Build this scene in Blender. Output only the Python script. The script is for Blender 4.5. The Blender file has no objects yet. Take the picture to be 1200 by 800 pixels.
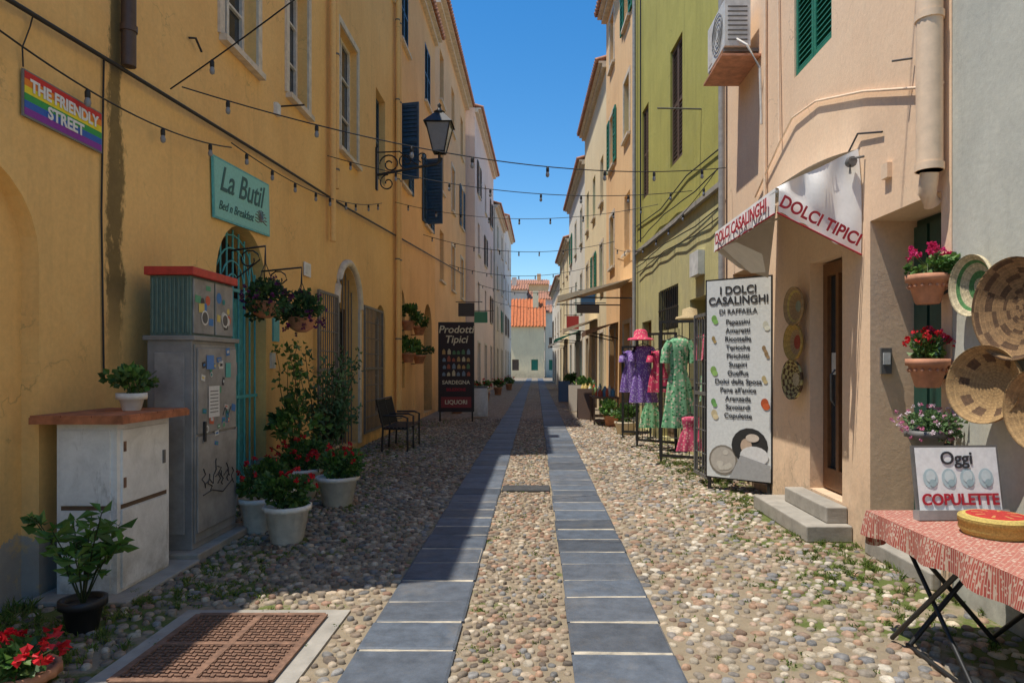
import bpy, math, random
from mathutils import Vector, Matrix
R=random.Random(11)
Z=Vector((0,0,1))
scene=bpy.context.scene
COL=scene.collection
# ---------------------------------------------------------------- materials
class NT:
    def __init__(s,name):
        s.m=bpy.data.materials.new(name); s.m.use_nodes=True
        s.t=s.m.node_tree; s.b=s.t.nodes['Principled BSDF']
        s.pos=s.t.nodes.new('ShaderNodeNewGeometry').outputs['Position']
    def n(s,ty,**k):
        x=s.t.nodes.new(ty)
        for a,b in k.items(): setattr(x,a,b)
        return x
    def l(s,a,b): s.t.links.new(a,b)
    def noise(s,scale,detail=4,rough=.6,vec=None,dist=0):
        x=s.n('ShaderNodeTexNoise'); x.inputs['Scale'].default_value=scale
        x.inputs['Detail'].default_value=detail; x.inputs['Roughness'].default_value=rough
        x.inputs['Distortion'].default_value=dist
        s.l(vec or s.pos,x.inputs['Vector']); return x.outputs['Fac']
    def mapv(s,sc,vec=None):
        x=s.n('ShaderNodeMapping'); x.inputs['Scale'].default_value=sc
        s.l(vec or s.pos,x.inputs['Vector']); return x.outputs['Vector']
    def mr(s,v,a,b,c=0,d=1):
        x=s.n('ShaderNodeMapRange'); s.l(v,x.inputs['Value'])
        for i,q in zip(('From Min','From Max','To Min','To Max'),(a,b,c,d)): x.inputs[i].default_value=q
        return x.outputs['Result']
    def math(s,op,a,b):
        x=s.n('ShaderNodeMath',operation=op)
        for i,q in enumerate((a,b)):
            if isinstance(q,(int,float)): x.inputs[i].default_value=q
            else: s.l(q,x.inputs[i])
        return x.outputs[0]
    def mix(s,f,a,b,bt='MIX'):
        x=s.n('ShaderNodeMix',data_type='RGBA',blend_type=bt)
        for i,q in ((0,f),(6,a),(7,b)):
            if isinstance(q,(int,float)): x.inputs[i].default_value=q
            elif isinstance(q,(tuple,list)): x.inputs[i].default_value=(*q[:3],1)
            else: s.l(q,x.inputs[i])
        return x.outputs[2]
    def grey(s,v):
        g=s.n('ShaderNodeCombineColor')
        for i in range(3): s.l(v,g.inputs[i])
        return g.outputs[0]
    def xyz(s):
        x=s.n('ShaderNodeSeparateXYZ'); s.l(s.pos,x.inputs[0]); return x.outputs
    def bump(s,h,st,dist=.01):
        x=s.n('ShaderNodeBump'); x.inputs['Strength'].default_value=st; x.inputs['Distance'].default_value=dist
        s.l(h,x.inputs['Height']); s.l(x.outputs[0],s.b.inputs['Normal'])
    def out(s,c,rough=.85,metal=0):
        if isinstance(c,(tuple,list)): s.b.inputs['Base Color'].default_value=(*c[:3],1)
        else: s.l(c,s.b.inputs['Base Color'])
        s.b.inputs['Roughness'].default_value=rough; s.b.inputs['Metallic'].default_value=metal
        return s.m
def sc(c,k): return tuple(x*k for x in c)
def plaster(name,c,c2=None,stain=.5,grime=.6,plinth=None,streak=None,patch=.3):
    s=NT(name)
    a=s.mr(s.noise(.55,6,.65),.36,.66)
    col=s.mix(a,c,c2 or sc(c,.8))
    b=s.mr(s.noise(2.3,8,.7,dist=.6),.5,.72,0,patch)
    col=s.mix(b,col,tuple(min(.95,x*1.08+.04) for x in c))
    e=s.mr(s.noise(1.1,8,.72,dist=1.2),.57,.62,0,.25)
    col=s.mix(e,col,tuple(min(.9,x*.8+.06) for x in c))
    st=s.mr(s.noise(2.2,6,.7,vec=s.mapv((2.6,2.6,.22))),.52,.8,0,stain)
    col=s.mix(st,col,(c[0]*.42,c[1]*.4,c[2]*.42))
    fine=s.mr(s.noise(26,5,.7),.3,.7,.92,1.06)
    col=s.mix(1.0,col,s.grey(fine),'MULTIPLY')
    # hairline cracks
    v=s.n('ShaderNodeTexVoronoi',feature='DISTANCE_TO_EDGE'); v.inputs['Scale'].default_value=.55
    w=s.n('ShaderNodeVectorMath',operation='ADD'); nz=s.n('ShaderNodeTexNoise'); nz.inputs['Scale'].default_value=2.5; nz.inputs['Detail'].default_value=6
    s.l(s.pos,nz.inputs['Vector']); s.l(s.pos,w.inputs[0]); s.l(nz.outputs['Color'],w.inputs[1]); s.l(w.outputs[0],v.inputs['Vector'])
    ck=s.math('MULTIPLY',s.mr(v.outputs['Distance'],0,.006,1,0),s.mr(s.noise(.9,3),.5,.62,0,.55))
    col=s.mix(ck,col,sc(c,.35))
    z=s.xyz()
    gr=s.math('MULTIPLY',s.mr(z[2],0,1.0,1,0),s.mr(s.noise(3.5,6,.7),.3,.65,0,grime))
    col=s.mix(gr,col,(.16,.13,.095))
    if plinth:
        ht=s.math('ADD',plinth[0],s.mr(s.noise(5,6,.7),.3,.7,-.09,.09))
        m=s.math('LESS_THAN',z[2],ht)
        pc=s.mix(s.noise(4,6,.7),sc(plinth[1],.6),sc(plinth[1],1.25))
        pc=s.mix(s.mr(s.noise(2.5,7,.7),.5,.6,0,.7),pc,sc(c,.7))
        col=s.mix(m,col,pc)
    if streak:
        w=s.mr(s.noise(6,7,.75,vec=s.mapv((1,1,.5))),.3,.7,.02,streak[1])
        dd=s.math('ABSOLUTE',s.math('SUBTRACT',z[1],streak[0]),0)
        m=s.mr(s.math('SUBTRACT',w,dd),-.01,.04)
        m2=s.math('MULTIPLY',m,s.mr(z[2],streak[2],streak[2]+.9,0,.9))
        col=s.mix(m2,col,s.mix(s.noise(9,6,.8),(.05,.03,.012),(.26,.19,.06)))
    h=s.math('ADD',s.noise(22,8,.75),s.math('MULTIPLY',s.noise(2.4,4),1.2))
    s.bump(h,.22,.015)
    return s.out(col,.92)
def simple(name,c,rough=.7,metal=0,var=.25,scale=12,bump=.15,dist=.004):
    s=NT(name)
    f=s.noise(scale,6,.65)
    col=s.mix(s.mr(f,.3,.7),sc(c,1-var),tuple(min(.95,x*(1+var*.6)) for x in c))
    if bump: s.bump(s.noise(scale*4,5,.7),bump,dist)
    return s.out(col,rough,metal)
def vcol(name,rough=.7,var=.2,scale=60,bump=.2,trans=0,dist=.003):
    s=NT(name)
    a=s.n('ShaderNodeAttribute',attribute_name='Col').outputs['Color']
    f=s.mr(s.noise(scale,4,.65),.3,.7,1-var,1+var*.5)
    col=s.mix(1.0,a,s.grey(f),'MULTIPLY')
    if bump: s.bump(s.noise(scale*1.5,5,.7),bump,dist)
    s.out(col,rough)
    if trans:
        tr=s.n('ShaderNodeBsdfTranslucent'); s.l(col,tr.inputs[0])
        mx=s.n('ShaderNodeMixShader'); mx.inputs[0].default_value=trans
        s.l(s.b.outputs[0],mx.inputs[1]); s.l(tr.outputs[0],mx.inputs[2])
        o=[q for q in s.t.nodes if q.type=='OUTPUT_MATERIAL'][0]; s.l(mx.outputs[0],o.inputs[0])
    return s.m
M={}
M['yellow']=plaster('yellow_plaster',(.92,.58,.21),(.82,.49,.17),stain=.28,plinth=(.42,(.36,.33,.29)),streak=(5.52,.19,1.35))
M['yellow2']=plaster('yellow_plaster_b',(.92,.58,.22),(.82,.49,.18),stain=.3)
M['ochre']=plaster('ochre_plaster',(.90,.55,.23),(.79,.45,.18),stain=.35)
M['ochre2']=plaster('ochre_plaster_b',(.88,.56,.28),(.76,.46,.22),stain=.35)
M['pink']=plaster('pink_plaster',(.90,.70,.58),(.80,.61,.49),stain=.35)
M['white']=plaster('white_plaster',(.86,.80,.70),(.76,.70,.60),stain=.35)
M['stone']=plaster('stone_plaster',(.70,.62,.50),(.58,.50,.40),stain=.5)
M['peach']=plaster('peach_plaster',(.92,.67,.45),(.86,.60,.39),stain=.14,grime=.55)
M['grey']=plaster('grey_plaster',(.58,.57,.48),(.46,.46,.40),stain=.4,patch=.5)
M['green']=plaster('green_plaster',(.48,.44,.10),(.38,.35,.08),stain=.55)
M['greenlow']=plaster('green_plaster_lower',(.58,.52,.22),(.46,.42,.22),stain=.7,patch=.6)
M['orange']=plaster('orange_plaster',(.88,.58,.29),(.80,.50,.24),stain=.35)
M['cream']=plaster('cream_plaster',(.86,.72,.45),(.76,.62,.38),stain=.35)
M['white2']=plaster('white_plaster_b',(.80,.76,.66),(.7,.66,.57),stain=.4)
M['concrete']=simple('concrete',(.36,.33,.28),.9,scale=6,bump=.4,dist=.01)
M['joint']=simple('joint_mortar',(.50,.44,.34),.95,scale=9,bump=.4,var=.45)
M['trim']=simple('light_trim',(.70,.61,.48),.85,scale=8)
M['frame']=simple('white_frame',(.70,.66,.58),.6)
M['pale']=simple('pale_paint',(.70,.70,.66),.55,scale=5,var=.3)
M['glass']=simple('window_glass',(.03,.04,.05),.08,var=.2,scale=2,bump=0)
M['dark']=simple('dark_interior',(.035,.028,.022),.9)
M['blue']=simple('blue_shutter',(.05,.105,.17),.55)
M['gshut']=simple('green_shutter',(.02,.21,.13),.55)
M['brown']=simple('brown_wood',(.13,.08,.05),.6,scale=14)
M['doorwood']=simple('door_wood',(.20,.09,.035),.45,scale=16)
M['dkgreen']=simple('dark_green_door',(.02,.07,.05),.5)
M['iron']=simple('black_iron',(.02,.02,.02),.5,var=.4)
M['grille']=simple('grey_iron',(.15,.145,.135),.55,var=.3)
M['turq']=simple('turquoise_paint',(.10,.47,.50),.5)
M['cab']=simple('cabinet_grey',(.28,.275,.265),.5,scale=3,var=.35)
M['cab2']=simple('cabinet_grey_front',(.32,.31,.295),.5,scale=4,var=.4)
M['ribgreen']=simple('ribbed_green',(.12,.19,.16),.5)
M['red']=simple('red_paint',(.55,.05,.035),.5)
M['terra']=simple('terracotta',(.55,.25,.14),.8,scale=9,var=.35)
M['brick']=simple('terracotta_slab',(.50,.18,.08),.85,scale=7,var=.5,bump=.5)
M['tile']=simple('roof_tile',(.45,.21,.12),.85,scale=5,var=.4,bump=.4)
M['roofred']=simple('red_roof_tile',(.60,.18,.06),.85,scale=3,var=.3)
M['whitepot']=simple('white_pot',(.80,.76,.68),.7,scale=9,var=.2)
M['blackpot']=simple('black_pot',(.02,.02,.022),.5)
M['pipe']=simple('beige_pipe',(.86,.64,.44),.6,var=.12)
M['pipeb']=simple('brown_pipe',(.09,.055,.04),.5)
M['pipeg']=simple('grey_pipe',(.35,.34,.32),.5)
M['leaf']=vcol('leaf',.55,.15,30,0,.3)
M['petal']=vcol('petal',.6,.1,30,0,.3)
M['stones']=vcol('cobble_stone',.72,.4,34,.5,dist=.008)
M['paint']=vcol('painted_surface',.55,.12,30,.05)
M['straw']=vcol('woven_straw',.85,.35,90,.6,dist=.006)
M['wire']=simple('cable_rubber',(.02,.02,.02),.6)
M['bulb']=simple('bulb_glass',(.25,.26,.28),.1,var=.1,bump=0)
M['canvas']=simple('white_canvas',(.86,.84,.80),.85,scale=7,var=.08,bump=.3)
M['beigecanvas']=simple('beige_canvas',(.74,.62,.45),.85,scale=7,var=.15,bump=.3)
M['browncanvas']=simple('brown_canvas',(.17,.09,.05),.85)
M['rust']=simple('rusty_iron',(.22,.12,.075),.8,scale=20,var=.5,bump=.5)
for nm,c in dict(t_white=(.8,.8,.78),t_dark=(.03,.03,.035),t_red=(.42,.015,.03),t_teal=(.03,.12,.12),t_cream=(.75,.65,.45),t_grey=(.2,.2,.2)).items():
    M[nm]=simple(nm,c,.6,var=.08,bump=0)
s=NT('weathered_white_paint'); c=s.mix(s.mr(s.noise(5,8,.75,dist=.5),.4,.7),(.84,.83,.80),(.64,.63,.60))
c=s.mix(s.mr(s.noise(9,6,.8,vec=s.mapv((1,1,.25))),.58,.72,0,.7),c,(.30,.27,.23)); zz=s.xyz()
c=s.mix(s.math('MULTIPLY',s.mr(zz[2],0,.5,1,0),s.mr(s.noise(6,6,.7),.35,.65,0,.7)),c,(.25,.22,.17))
s.bump(s.noise(20,8,.7),.4,.006); M['plasterwhite']=s.out(c,.75)
s=NT('slate_slab'); a=s.n('ShaderNodeAttribute',attribute_name='Col').outputs['Color']
f=s.mr(s.noise(7,8,.75),.3,.7,.6,1.35)
c=s.mix(1.0,a,s.grey(f),'MULTIPLY'); c=s.mix(s.mr(s.noise(1.7,7,.75),.52,.74,0,.5),c,(.22,.19,.15)); c=s.mix(s.mr(s.noise(45,6,.8),.64,.74,0,.4),c,(.30,.29,.27))
s.bump(s.noise(24,8,.75),.5,.01); M['slab']=s.out(c,.6)
s=NT('mortar_ground'); z=s.xyz()
c=s.mix(s.noise(14,8,.7),(.18,.135,.085),(.42,.34,.23))
ax=s.math('ABSOLUTE',z[0],0)
gf=s.math('ADD',s.mr(s.noise(1.5,7,.7),.3,.7,0,.7),s.mr(ax,1.2,3.0,0,.36))
gm=s.mr(gf,.50,.62); c=s.mix(gm,c,s.mix(s.noise(30,5,.7),(.05,.075,.012),(.17,.2,.045)))
s.bump(s.noise(45,8,.75),.8,.015); M['mortar']=s.out(c,.95)
s=NT('cobble_ground'); v=s.n('ShaderNodeTexVoronoi'); v.inputs['Scale'].default_value=9.5; s.l(s.pos,v.inputs['Vector'])
v2=s.n('ShaderNodeTexVoronoi',feature='DISTANCE_TO_EDGE'); v2.inputs['Scale'].default_value=9.5; s.l(s.pos,v2.inputs['Vector'])
hs=s.n('ShaderNodeSeparateColor'); s.l(v.outputs['Color'],hs.inputs[0])
c=s.mix(hs.outputs[0],(.18,.13,.095),(.42,.35,.26)); c=s.mix(s.mr(hs.outputs[1],.5,1,0,.5),c,(.32,.21,.15))
c=s.mix(s.mr(v2.outputs['Distance'],.02,.09,1,0),c,(.16,.14,.09))
c=s.mix(s.mr(s.noise(1.2,6,.7),.55,.7,0,.4),c,(.14,.16,.06))
s.bump(s.mr(v2.outputs['Distance'],0,.2),.8,.02); M['cobble']=s.out(c,.8)
s=NT('dry_earth'); M['earth']=s.out(s.mix(s.noise(.3,6),(.25,.21,.15),(.36,.31,.23)),.95)
def pattern(name,c1,c2,scale,thr=.5,c3=None):
    s=NT(name); v=s.n('ShaderNodeTexVoronoi'); v.inputs['Scale'].default_value=scale; s.l(s.pos,v.inputs['Vector'])
    m=s.mr(v.outputs['Distance'],thr-.03,thr+.03); c=s.mix(m,c2,c1)
    if c3:
        hh=s.n('ShaderNodeSeparateColor'); s.l(v.outputs['Color'],hh.inputs[0])
        c=s.mix(s.math('MULTIPLY',s.math('GREATER_THAN',hh.outputs[0],.55),s.math('SUBTRACT',1.0,m)),c,c3)
    s.bump(s.noise(60,4),.2,.003); return s.out(c,.9)
M['purple']=pattern('purple_floral',(.20,.10,.38),(.5,.42,.65),34,.35)
M['greenfl']=pattern('green_floral',(.22,.48,.26),(.04,.20,.08),24,.42,(.7,.6,.45))
M['pinkfl']=pattern('pink_floral',(.6,.08,.16),(.75,.4,.35),26,.35)
M['redfl']=pattern('red_cloth',(.6,.05,.12),(.7,.3,.25),20,.3)
s=NT('printed_tablecloth')
br=s.n('ShaderNodeTexBrick'); s.l(s.pos,br.inputs['Vector']); br.inputs['Scale'].default_value=16
br.inputs['Color1'].default_value=(.40,.09,.06,1); br.inputs['Color2'].default_value=(.32,.06,.045,1); br.inputs['Mortar'].default_value=(.52,.37,.27,1)
br.inputs['Mortar Size'].default_value=.03
v=s.n('ShaderNodeTexVoronoi'); v.inputs['Scale'].default_value=42; s.l(s.pos,v.inputs['Vector'])
c=s.mix(s.mr(v.outputs['Distance'],.28,.34,1,0),br.outputs['Color'],(.52,.37,.28)); s.bump(s.noise(12,3),.3,.01); M['cloth']=s.out(c,.9)

# ---------------------------------------------------------------- mesh builder
def frame(O,xd):
    O=Vector(O); X=Vector(xd).normalized(); N=X.cross(Z)
    return lambda p: O+X*p[0]+N*p[1]+Z*p[2]
class MB:
    def __init__(s,T=None): s.v=[];s.f=[];s.m=[];s.c=[];s.sm=[];s.mats=[];s.T=T or (lambda p:Vector(p))
    def mi(s,k):
        if k not in s.mats: s.mats.append(k)
        return s.mats.index(k)
    def add(s,pts,faces,mat,col=None,smooth=False,cols=None):
        o=len(s.v); s.v+= [s.T(p) for p in pts]; i=s.mi(mat)
        for k,f in enumerate(faces):
            s.f.append([o+a for a in f]); s.m.append(i); s.sm.append(smooth)
            s.c.append(cols[k] if cols else (col or (.5,.5,.5)))
    def face(s,pts,mat,col=None): s.add(pts,[list(range(len(pts)))],mat,col)
    def box(s,x0,x1,y0,y1,z0,z1,mat,col=None):
        p=[(x,y,z) for z in (z0,z1) for x,y in ((x0,y0),(x1,y0),(x1,y1),(x0,y1))]
        s.add(p,[(0,3,2,1),(4,5,6,7),(0,1,5,4),(1,2,6,5),(2,3,7,6),(3,0,4,7)],mat,col)
    def tube(s,pts,r,mat,n=6,col=None,r2=None):
        P=[Vector(p) for p in pts]; vs=[];L=len(P)
        for i,p in enumerate(P):
            d=(P[min(i+1,L-1)]-P[max(i-1,0)]).normalized()
            a=d.cross(Z) if abs(d.z)<.9 else d.cross(Vector((1,0,0))); a.normalize(); b=d.cross(a)
            rr=r if r2 is None else r+(r2-r)*i/(L-1)
            for k in range(n):
                t=2*math.pi*k/n; vs.append(p+a*math.cos(t)*rr+b*math.sin(t)*rr)
        fs=[(i*n+k,i*n+(k+1)%n,(i+1)*n+(k+1)%n,(i+1)*n+k) for i in range(L-1) for k in range(n)]
        s.add(vs,fs,mat,col,True)
        s.add([vs[k] for k in range(n)],[list(range(n))],mat,col); s.add([vs[(L-1)*n+k] for k in range(n)],[list(range(n))],mat,col)
    def lathe(s,c,prof,mat,n=20,ax=None,colfn=None,wob=None,col=None,sy=1):
        c=Vector(c)
        if ax is None: A,B,C=Vector((1,0,0)),Vector((0,1,0)),Z
        else:
            C=Vector(ax).normalized(); A=(C.cross(Z) if abs(C.z)<.95 else Vector((1,0,0))).normalized(); B=C.cross(A)
        vs=[]
        for r,h in prof:
            for k in range(n):
                t=2*math.pi*k/n; rr=r*(wob(t,h) if wob else 1); vs.append(c+A*rr*math.cos(t)+B*rr*sy*math.sin(t)+C*h)
        fs=[];cs=[]
        for i in range(len(prof)-1):
            for k in range(n):
                fs.append((i*n+k,i*n+(k+1)%n,(i+1)*n+(k+1)%n,(i+1)*n+k)); cs.append(colfn(i,k) if colfn else (col or (.5,.5,.5)))
        s.add(vs,fs,mat,None,True,cs)
        for i in (0,len(prof)-1):
            if prof[i][0]>.001: s.add([vs[i*n+k] for k in range(n)],[list(range(n))],mat,col or (colfn(i,0) if colfn else None))
    def build(s,name,parent=None,bevel=0):
        me=bpy.data.meshes.new(name)
        mn=Vector([min(v[i] for v in s.v) for i in range(3)]); mx=Vector([max(v[i] for v in s.v) for i in range(3)]); c=(mn+mx)/2; c.z=mn.z
        me.from_pydata([v-c for v in s.v],[],s.f)
        for k in s.mats: me.materials.append(M[k])
        me.polygons.foreach_set('material_index',s.m); me.polygons.foreach_set('use_smooth',s.sm)
        ca=me.color_attributes.new('Col','FLOAT_COLOR','CORNER'); buf=[]
        for f,cc in zip(s.f,s.c): buf+= [cc[0],cc[1],cc[2],1.0]*len(f)
        ca.data.foreach_set('color',buf); me.update()
        ob=bpy.data.objects.new(name,me); ob.location=c; COL.objects.link(ob)
        if parent: ob.parent=parent; ob.matrix_parent_inverse=Matrix.Translation(-parent.location)
        if bevel:
            b=ob.modifiers.new('bevel','BEVEL'); b.width=bevel; b.segments=2; b.limit_method='ANGLE'
        return ob
def grp(name,loc):
    e=bpy.data.objects.new(name,None); e.location=Vector(loc); e.empty_display_size=.2; COL.objects.link(e); return e
def text(T,body,u,z,d,size,mat,parent,name='lettering',align='CENTER',shear=0,bold=0,wx=1.0,rot=0,sp=1.0,ext=.0015):
    cu=bpy.data.curves.new(name,'FONT'); cu.body=body; cu.size=size; cu.align_x=align; cu.align_y='CENTER'
    cu.shear=shear; cu.offset=bold; cu.extrude=ext; cu.space_line=sp
    cu.materials.append(M[mat]); ob=bpy.data.objects.new(name,cu); COL.objects.link(ob)
    o=T((u,d,z)); X=(T((u+1,d,z))-o); N=(T((u,d+1,z))-o); Yv=(T((u,d,z+1))-o)
    X2=(X*math.cos(rot)+Yv*math.sin(rot))*wx; Y2=Yv*math.cos(rot)-X*math.sin(rot)
    mt=Matrix(((X2.x,Y2.x,N.x,o.x),(X2.y,Y2.y,N.y,o.y),(X2.z,Y2.z,N.z,o.z),(0,0,0,1)))
    ob.parent=parent; ob.matrix_parent_inverse=Matrix.Identity(4)
    ob.matrix_basis=Matrix.Translation(-parent.location)@mt
    return ob
# ---------------------------------------------------------------- foliage
def leaf(mb,p,d,size,col,mat='leaf',w=.45):
    d=d.normalized(); a=d.cross(Vector((R.uniform(-1,1),R.uniform(-1,1),R.uniform(-1,1)))).normalized(); b=d.cross(a)*.25
    mb.add([p,p+d*size*.5+a*size*w+b*size,p+d*size,p+d*size*.5-a*size*w+b*size],[(0,1,2),(0,2,3)],mat,col)
def rv():
    while 1:
        v=Vector((R.uniform(-1,1),R.uniform(-1,1),R.uniform(-1,1)))
        if .05<v.length<1: return v
GREENS=[(.07,.17,.03),(.11,.23,.04),(.045,.12,.025),(.15,.26,.06),(.08,.16,.05)]
def foliage(mb,c,r,n,size,cols=GREENS,clumps=9):
    c=Vector(c); r=Vector(r) if not isinstance(r,(int,float)) else Vector((r,r,r))
    cs=[rv().normalized()*R.uniform(.35,.85) for _ in range(clumps)]; tone=[R.uniform(.6,1.35) for _ in cs]
    for _ in range(n):
        k=R.randrange(clumps); q=cs[k]+rv()*.42
        p=c+Vector((q.x*r.x,q.y*r.y,q.z*r.z)); d=(q+rv()*.7+Vector((0,0,.15)))
        co=R.choice(cols); t=tone[k]*R.uniform(.8,1.2)
        leaf(mb,p,d,size*R.uniform(.6,1.3),sc(co,t))
def blooms(mb,c,r,n,size,cols,up=True):
    c=Vector(c); r=Vector(r) if not isinstance(r,(int,float)) else Vector((r,r,r))
    for _ in range(n):
        q=rv().normalized()*R.uniform(.75,1.1)
        if up and q.z<-.1: q.z=-q.z
        p=c+Vector((q.x*r.x,q.y*r.y,q.z*r.z)); co=R.choice(cols)
        for _ in range(11):
            d=rv()+q*.3; leaf(mb,p+rv()*size*.35,d,size*R.uniform(.4,.7),sc(co,R.uniform(.7,1.2)),'petal',.5)
REDS=[(.65,.01,.02),(.75,.03,.04),(.5,.005,.02)]
def pot_lathe(mb,c,rt,rb,h,mat,rim=.02,flute=0,n=28):
    w=(lambda t,hh:1+flute*math.cos(t*14)) if flute else None
    mb.lathe(c,[(rb*.9,0),(rb,.01),(rt*.97,h-.05),(rt+rim,h-.045),(rt+rim,h),(rt-.005,h),(rt-.015,h-.03)],mat,n,wob=w)
def stems(mb,c,r,h,n):
    for _ in range(n):
        d=Vector((R.uniform(-1,1)*r,R.uniform(-1,1)*r,h*R.uniform(.7,1)))
        mb.tube([Vector(c),Vector(c)+d*.5+Vector((0,0,.02)),Vector(c)+d],.005,'leaf',4,(.09,.13,.04),.003)
def geranium(name,x,y,z,rt,h,fr,fh,n=500,mat='whitepot',cols=REDS,nb=14,flute=.025,bs=.05,leafs=.055):
    g=grp(name,(x,y,z)); mb=MB(); pot_lathe(mb,(x,y,z),rt,rt*.72,h,mat,flute=flute); mb.build('pot',g)
    mb=MB(); stems(mb,(x,y,z+h-.03),fr,fh,14); foliage(mb,(x,y,z+h+fh*.42),(fr,fr,fh*.5),n,leafs); mb.build('leaves',g)
    if nb:
        mb=MB(); blooms(mb,(x,y,z+h+fh*.5),(fr*.95,fr*.95,fh*.6),nb,bs,cols); mb.build('flowers',g)
    return g
# ---------------------------------------------------------------- walls / buildings
def arc(o,n=14):
    w=o['u1']-o['u0']; rise=min(w/2,o.get('rise',w/2)); zc=o['z1']-rise; um=(o['u0']+o['u1'])/2
    return [(um-math.cos(math.pi*i/n)*w/2, zc+math.sin(math.pi*i/n)*rise) for i in range(n+1)],zc
def wall(mb,u0,u1,z0,z1,ops,mat):
    us=sorted({u0,u1,*[o[k] for o in ops for k in('u0','u1')]}); zs=sorted({z0,z1,*[o[k] for o in ops for k in('z0','z1')]})
    for a,b in zip(us,us[1:]):
        for c,d in zip(zs,zs[1:]):
            m=((a+b)/2,(c+d)/2)
            if any(o['u0']<m[0]<o['u1'] and o['z0']<m[1]<o['z1'] for o in ops): continue
            mb.face([(a,0,c),(b,0,c),(b,0,d),(a,0,d)],mat)
    for o in ops:
        D=-o.get('depth',.22); a,b,c,d=o['u0'],o['u1'],o['z0'],o['z1']; rm=o.get('rev',mat)
        if o.get('arch'):
            pts,zc=arc(o)
            for p,q in zip(pts,pts[1:]):
                mb.face([(p[0],0,p[1]),(q[0],0,q[1]),(q[0],0,d),(p[0],0,d)],mat)
                mb.face([(p[0],0,p[1]),(p[0],D,p[1]),(q[0],D,q[1]),(q[0],0,q[1])],rm)
            out=[(a,c)]+pts+[(b,c)]; top=zc
        else: out=[(a,c),(a,d),(b,d),(b,c)]; top=d; mb.face([(a,0,d),(b,0,d),(b,D,d),(a,D,d)],rm)
        mb.face([(a,0,c),(a,0,top),(a,D,top),(a,D,c)],rm); mb.face([(b,0,c),(b,0,top),(b,D,top),(b,D,c)],rm)
        mb.face([(a,0,c),(b,0,c),(b,D,c),(a,D,c)],rm)
        mb.face([(p[0],D,p[1]) for p in out],o.get('back','dark'))
def louver(mb,a,b,c,d,y,mat,sp=.07):
    t=.05; mb.box(a,a+t,y,y+.04,c,d,mat); mb.box(b-t,b,y,y+.04,c,d,mat); mb.box(a+t,b-t,y,y+.038,c,c+.07,mat); mb.box(a+t,b-t,y,y+.038,d-.07,d,mat)
    mb.box(a+t,b-t,y,y+.038,(c+d)/2-.03,(c+d)/2+.03,mat)
    z=c+.08
    while z<d-.09:
        mb.add([(a+t,y+.005,z+sp*.85),(b-t,y+.005,z+sp*.85),(b-t,y+.034,z),(a+t,y+.034,z)],[(0,1,2,3)],mat); z+=sp
    mb.face([(a+t,y+.002,c),(b-t,y+.002,c),(b-t,y+.002,d),(a+t,y+.002,d)],mat)
def glassw(mb,a,b,c,d,D,mt='frame'):
    y=D+.03; mb.face([(a,y,c),(b,y,c),(b,y,d),(a,y,d)],'glass'); t=.06; m=(a+b)/2
    mb.box(a,a+t,y+.004,y+.045,c,d,mt); mb.box(b-t,b,y+.004,y+.045,c,d,mt); mb.box(m-t/2,m+t/2,y+.004,y+.05,c,d,mt)
    for z in (c,c+(d-c)*.35,c+(d-c)*.68,d-t): mb.box(a+t,m-t/2,y+.004,y+.04,z,z+(t if z in(c,d-t) else .03),mt); mb.box(m+t/2,b-t,y+.004,y+.04,z,z+(t if z in(c,d-t) else .03),mt)
def fill(mb,o):
    st=o.get('style'); D=-o.get('depth',.22); a,b,c,d=o['u0'],o['u1'],o['z0'],o['z1']; m=(a+b)/2; mt=o.get('mat','brown')
    if st=='shut':
        y=D+.04; sp=o.get('sp',.08)
        louver(mb,a+.005,m-.004,c+.005,d-.005,y,mt,sp); louver(mb,m+.004,b-.005,c+.005,d-.005,y,mt,sp)
    elif st=='open':
        W=m-a; sp=o.get('sp',.08); louver(mb,a-W,a-.01,c,d,.02,mt,sp); louver(mb,b+.01,b+W,c,d,.02,mt,sp); glassw(mb,a,b,c,d,D)
    elif st=='glass': glassw(mb,a,b,c,d,D,o.get('mat','frame'))
    elif st=='door':
        y=D+.01; n=2 if b-a>.9 else 1
        for i in range(n):
            x0=a+(b-a)*i/n+.01;x1=a+(b-a)*(i+1)/n-.01; mb.box(x0,x1,y,y+.05,c+.01,d-.01,mt)
            for k in range(3):
                z0=c+.12+(d-c-.15)*k/3; z1=z0+(d-c-.15)/3-.12; mb.box(x0+.09,x1-.09,y+.05,y+.068,z0,z1,mt)
    if o.get('sill'): mb.box(a-.08,b+.08,.002,.09,c-.07,c,'trim')
    if o.get('sur'):
        k=o['sur']; w=.11
        mb.box(a-w,a,.0,.03,c,d+w,k); mb.box(b,b+w,.0,.03,c,d+w,k); mb.box(a,b,.0,.03,d,d+w,k)
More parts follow.
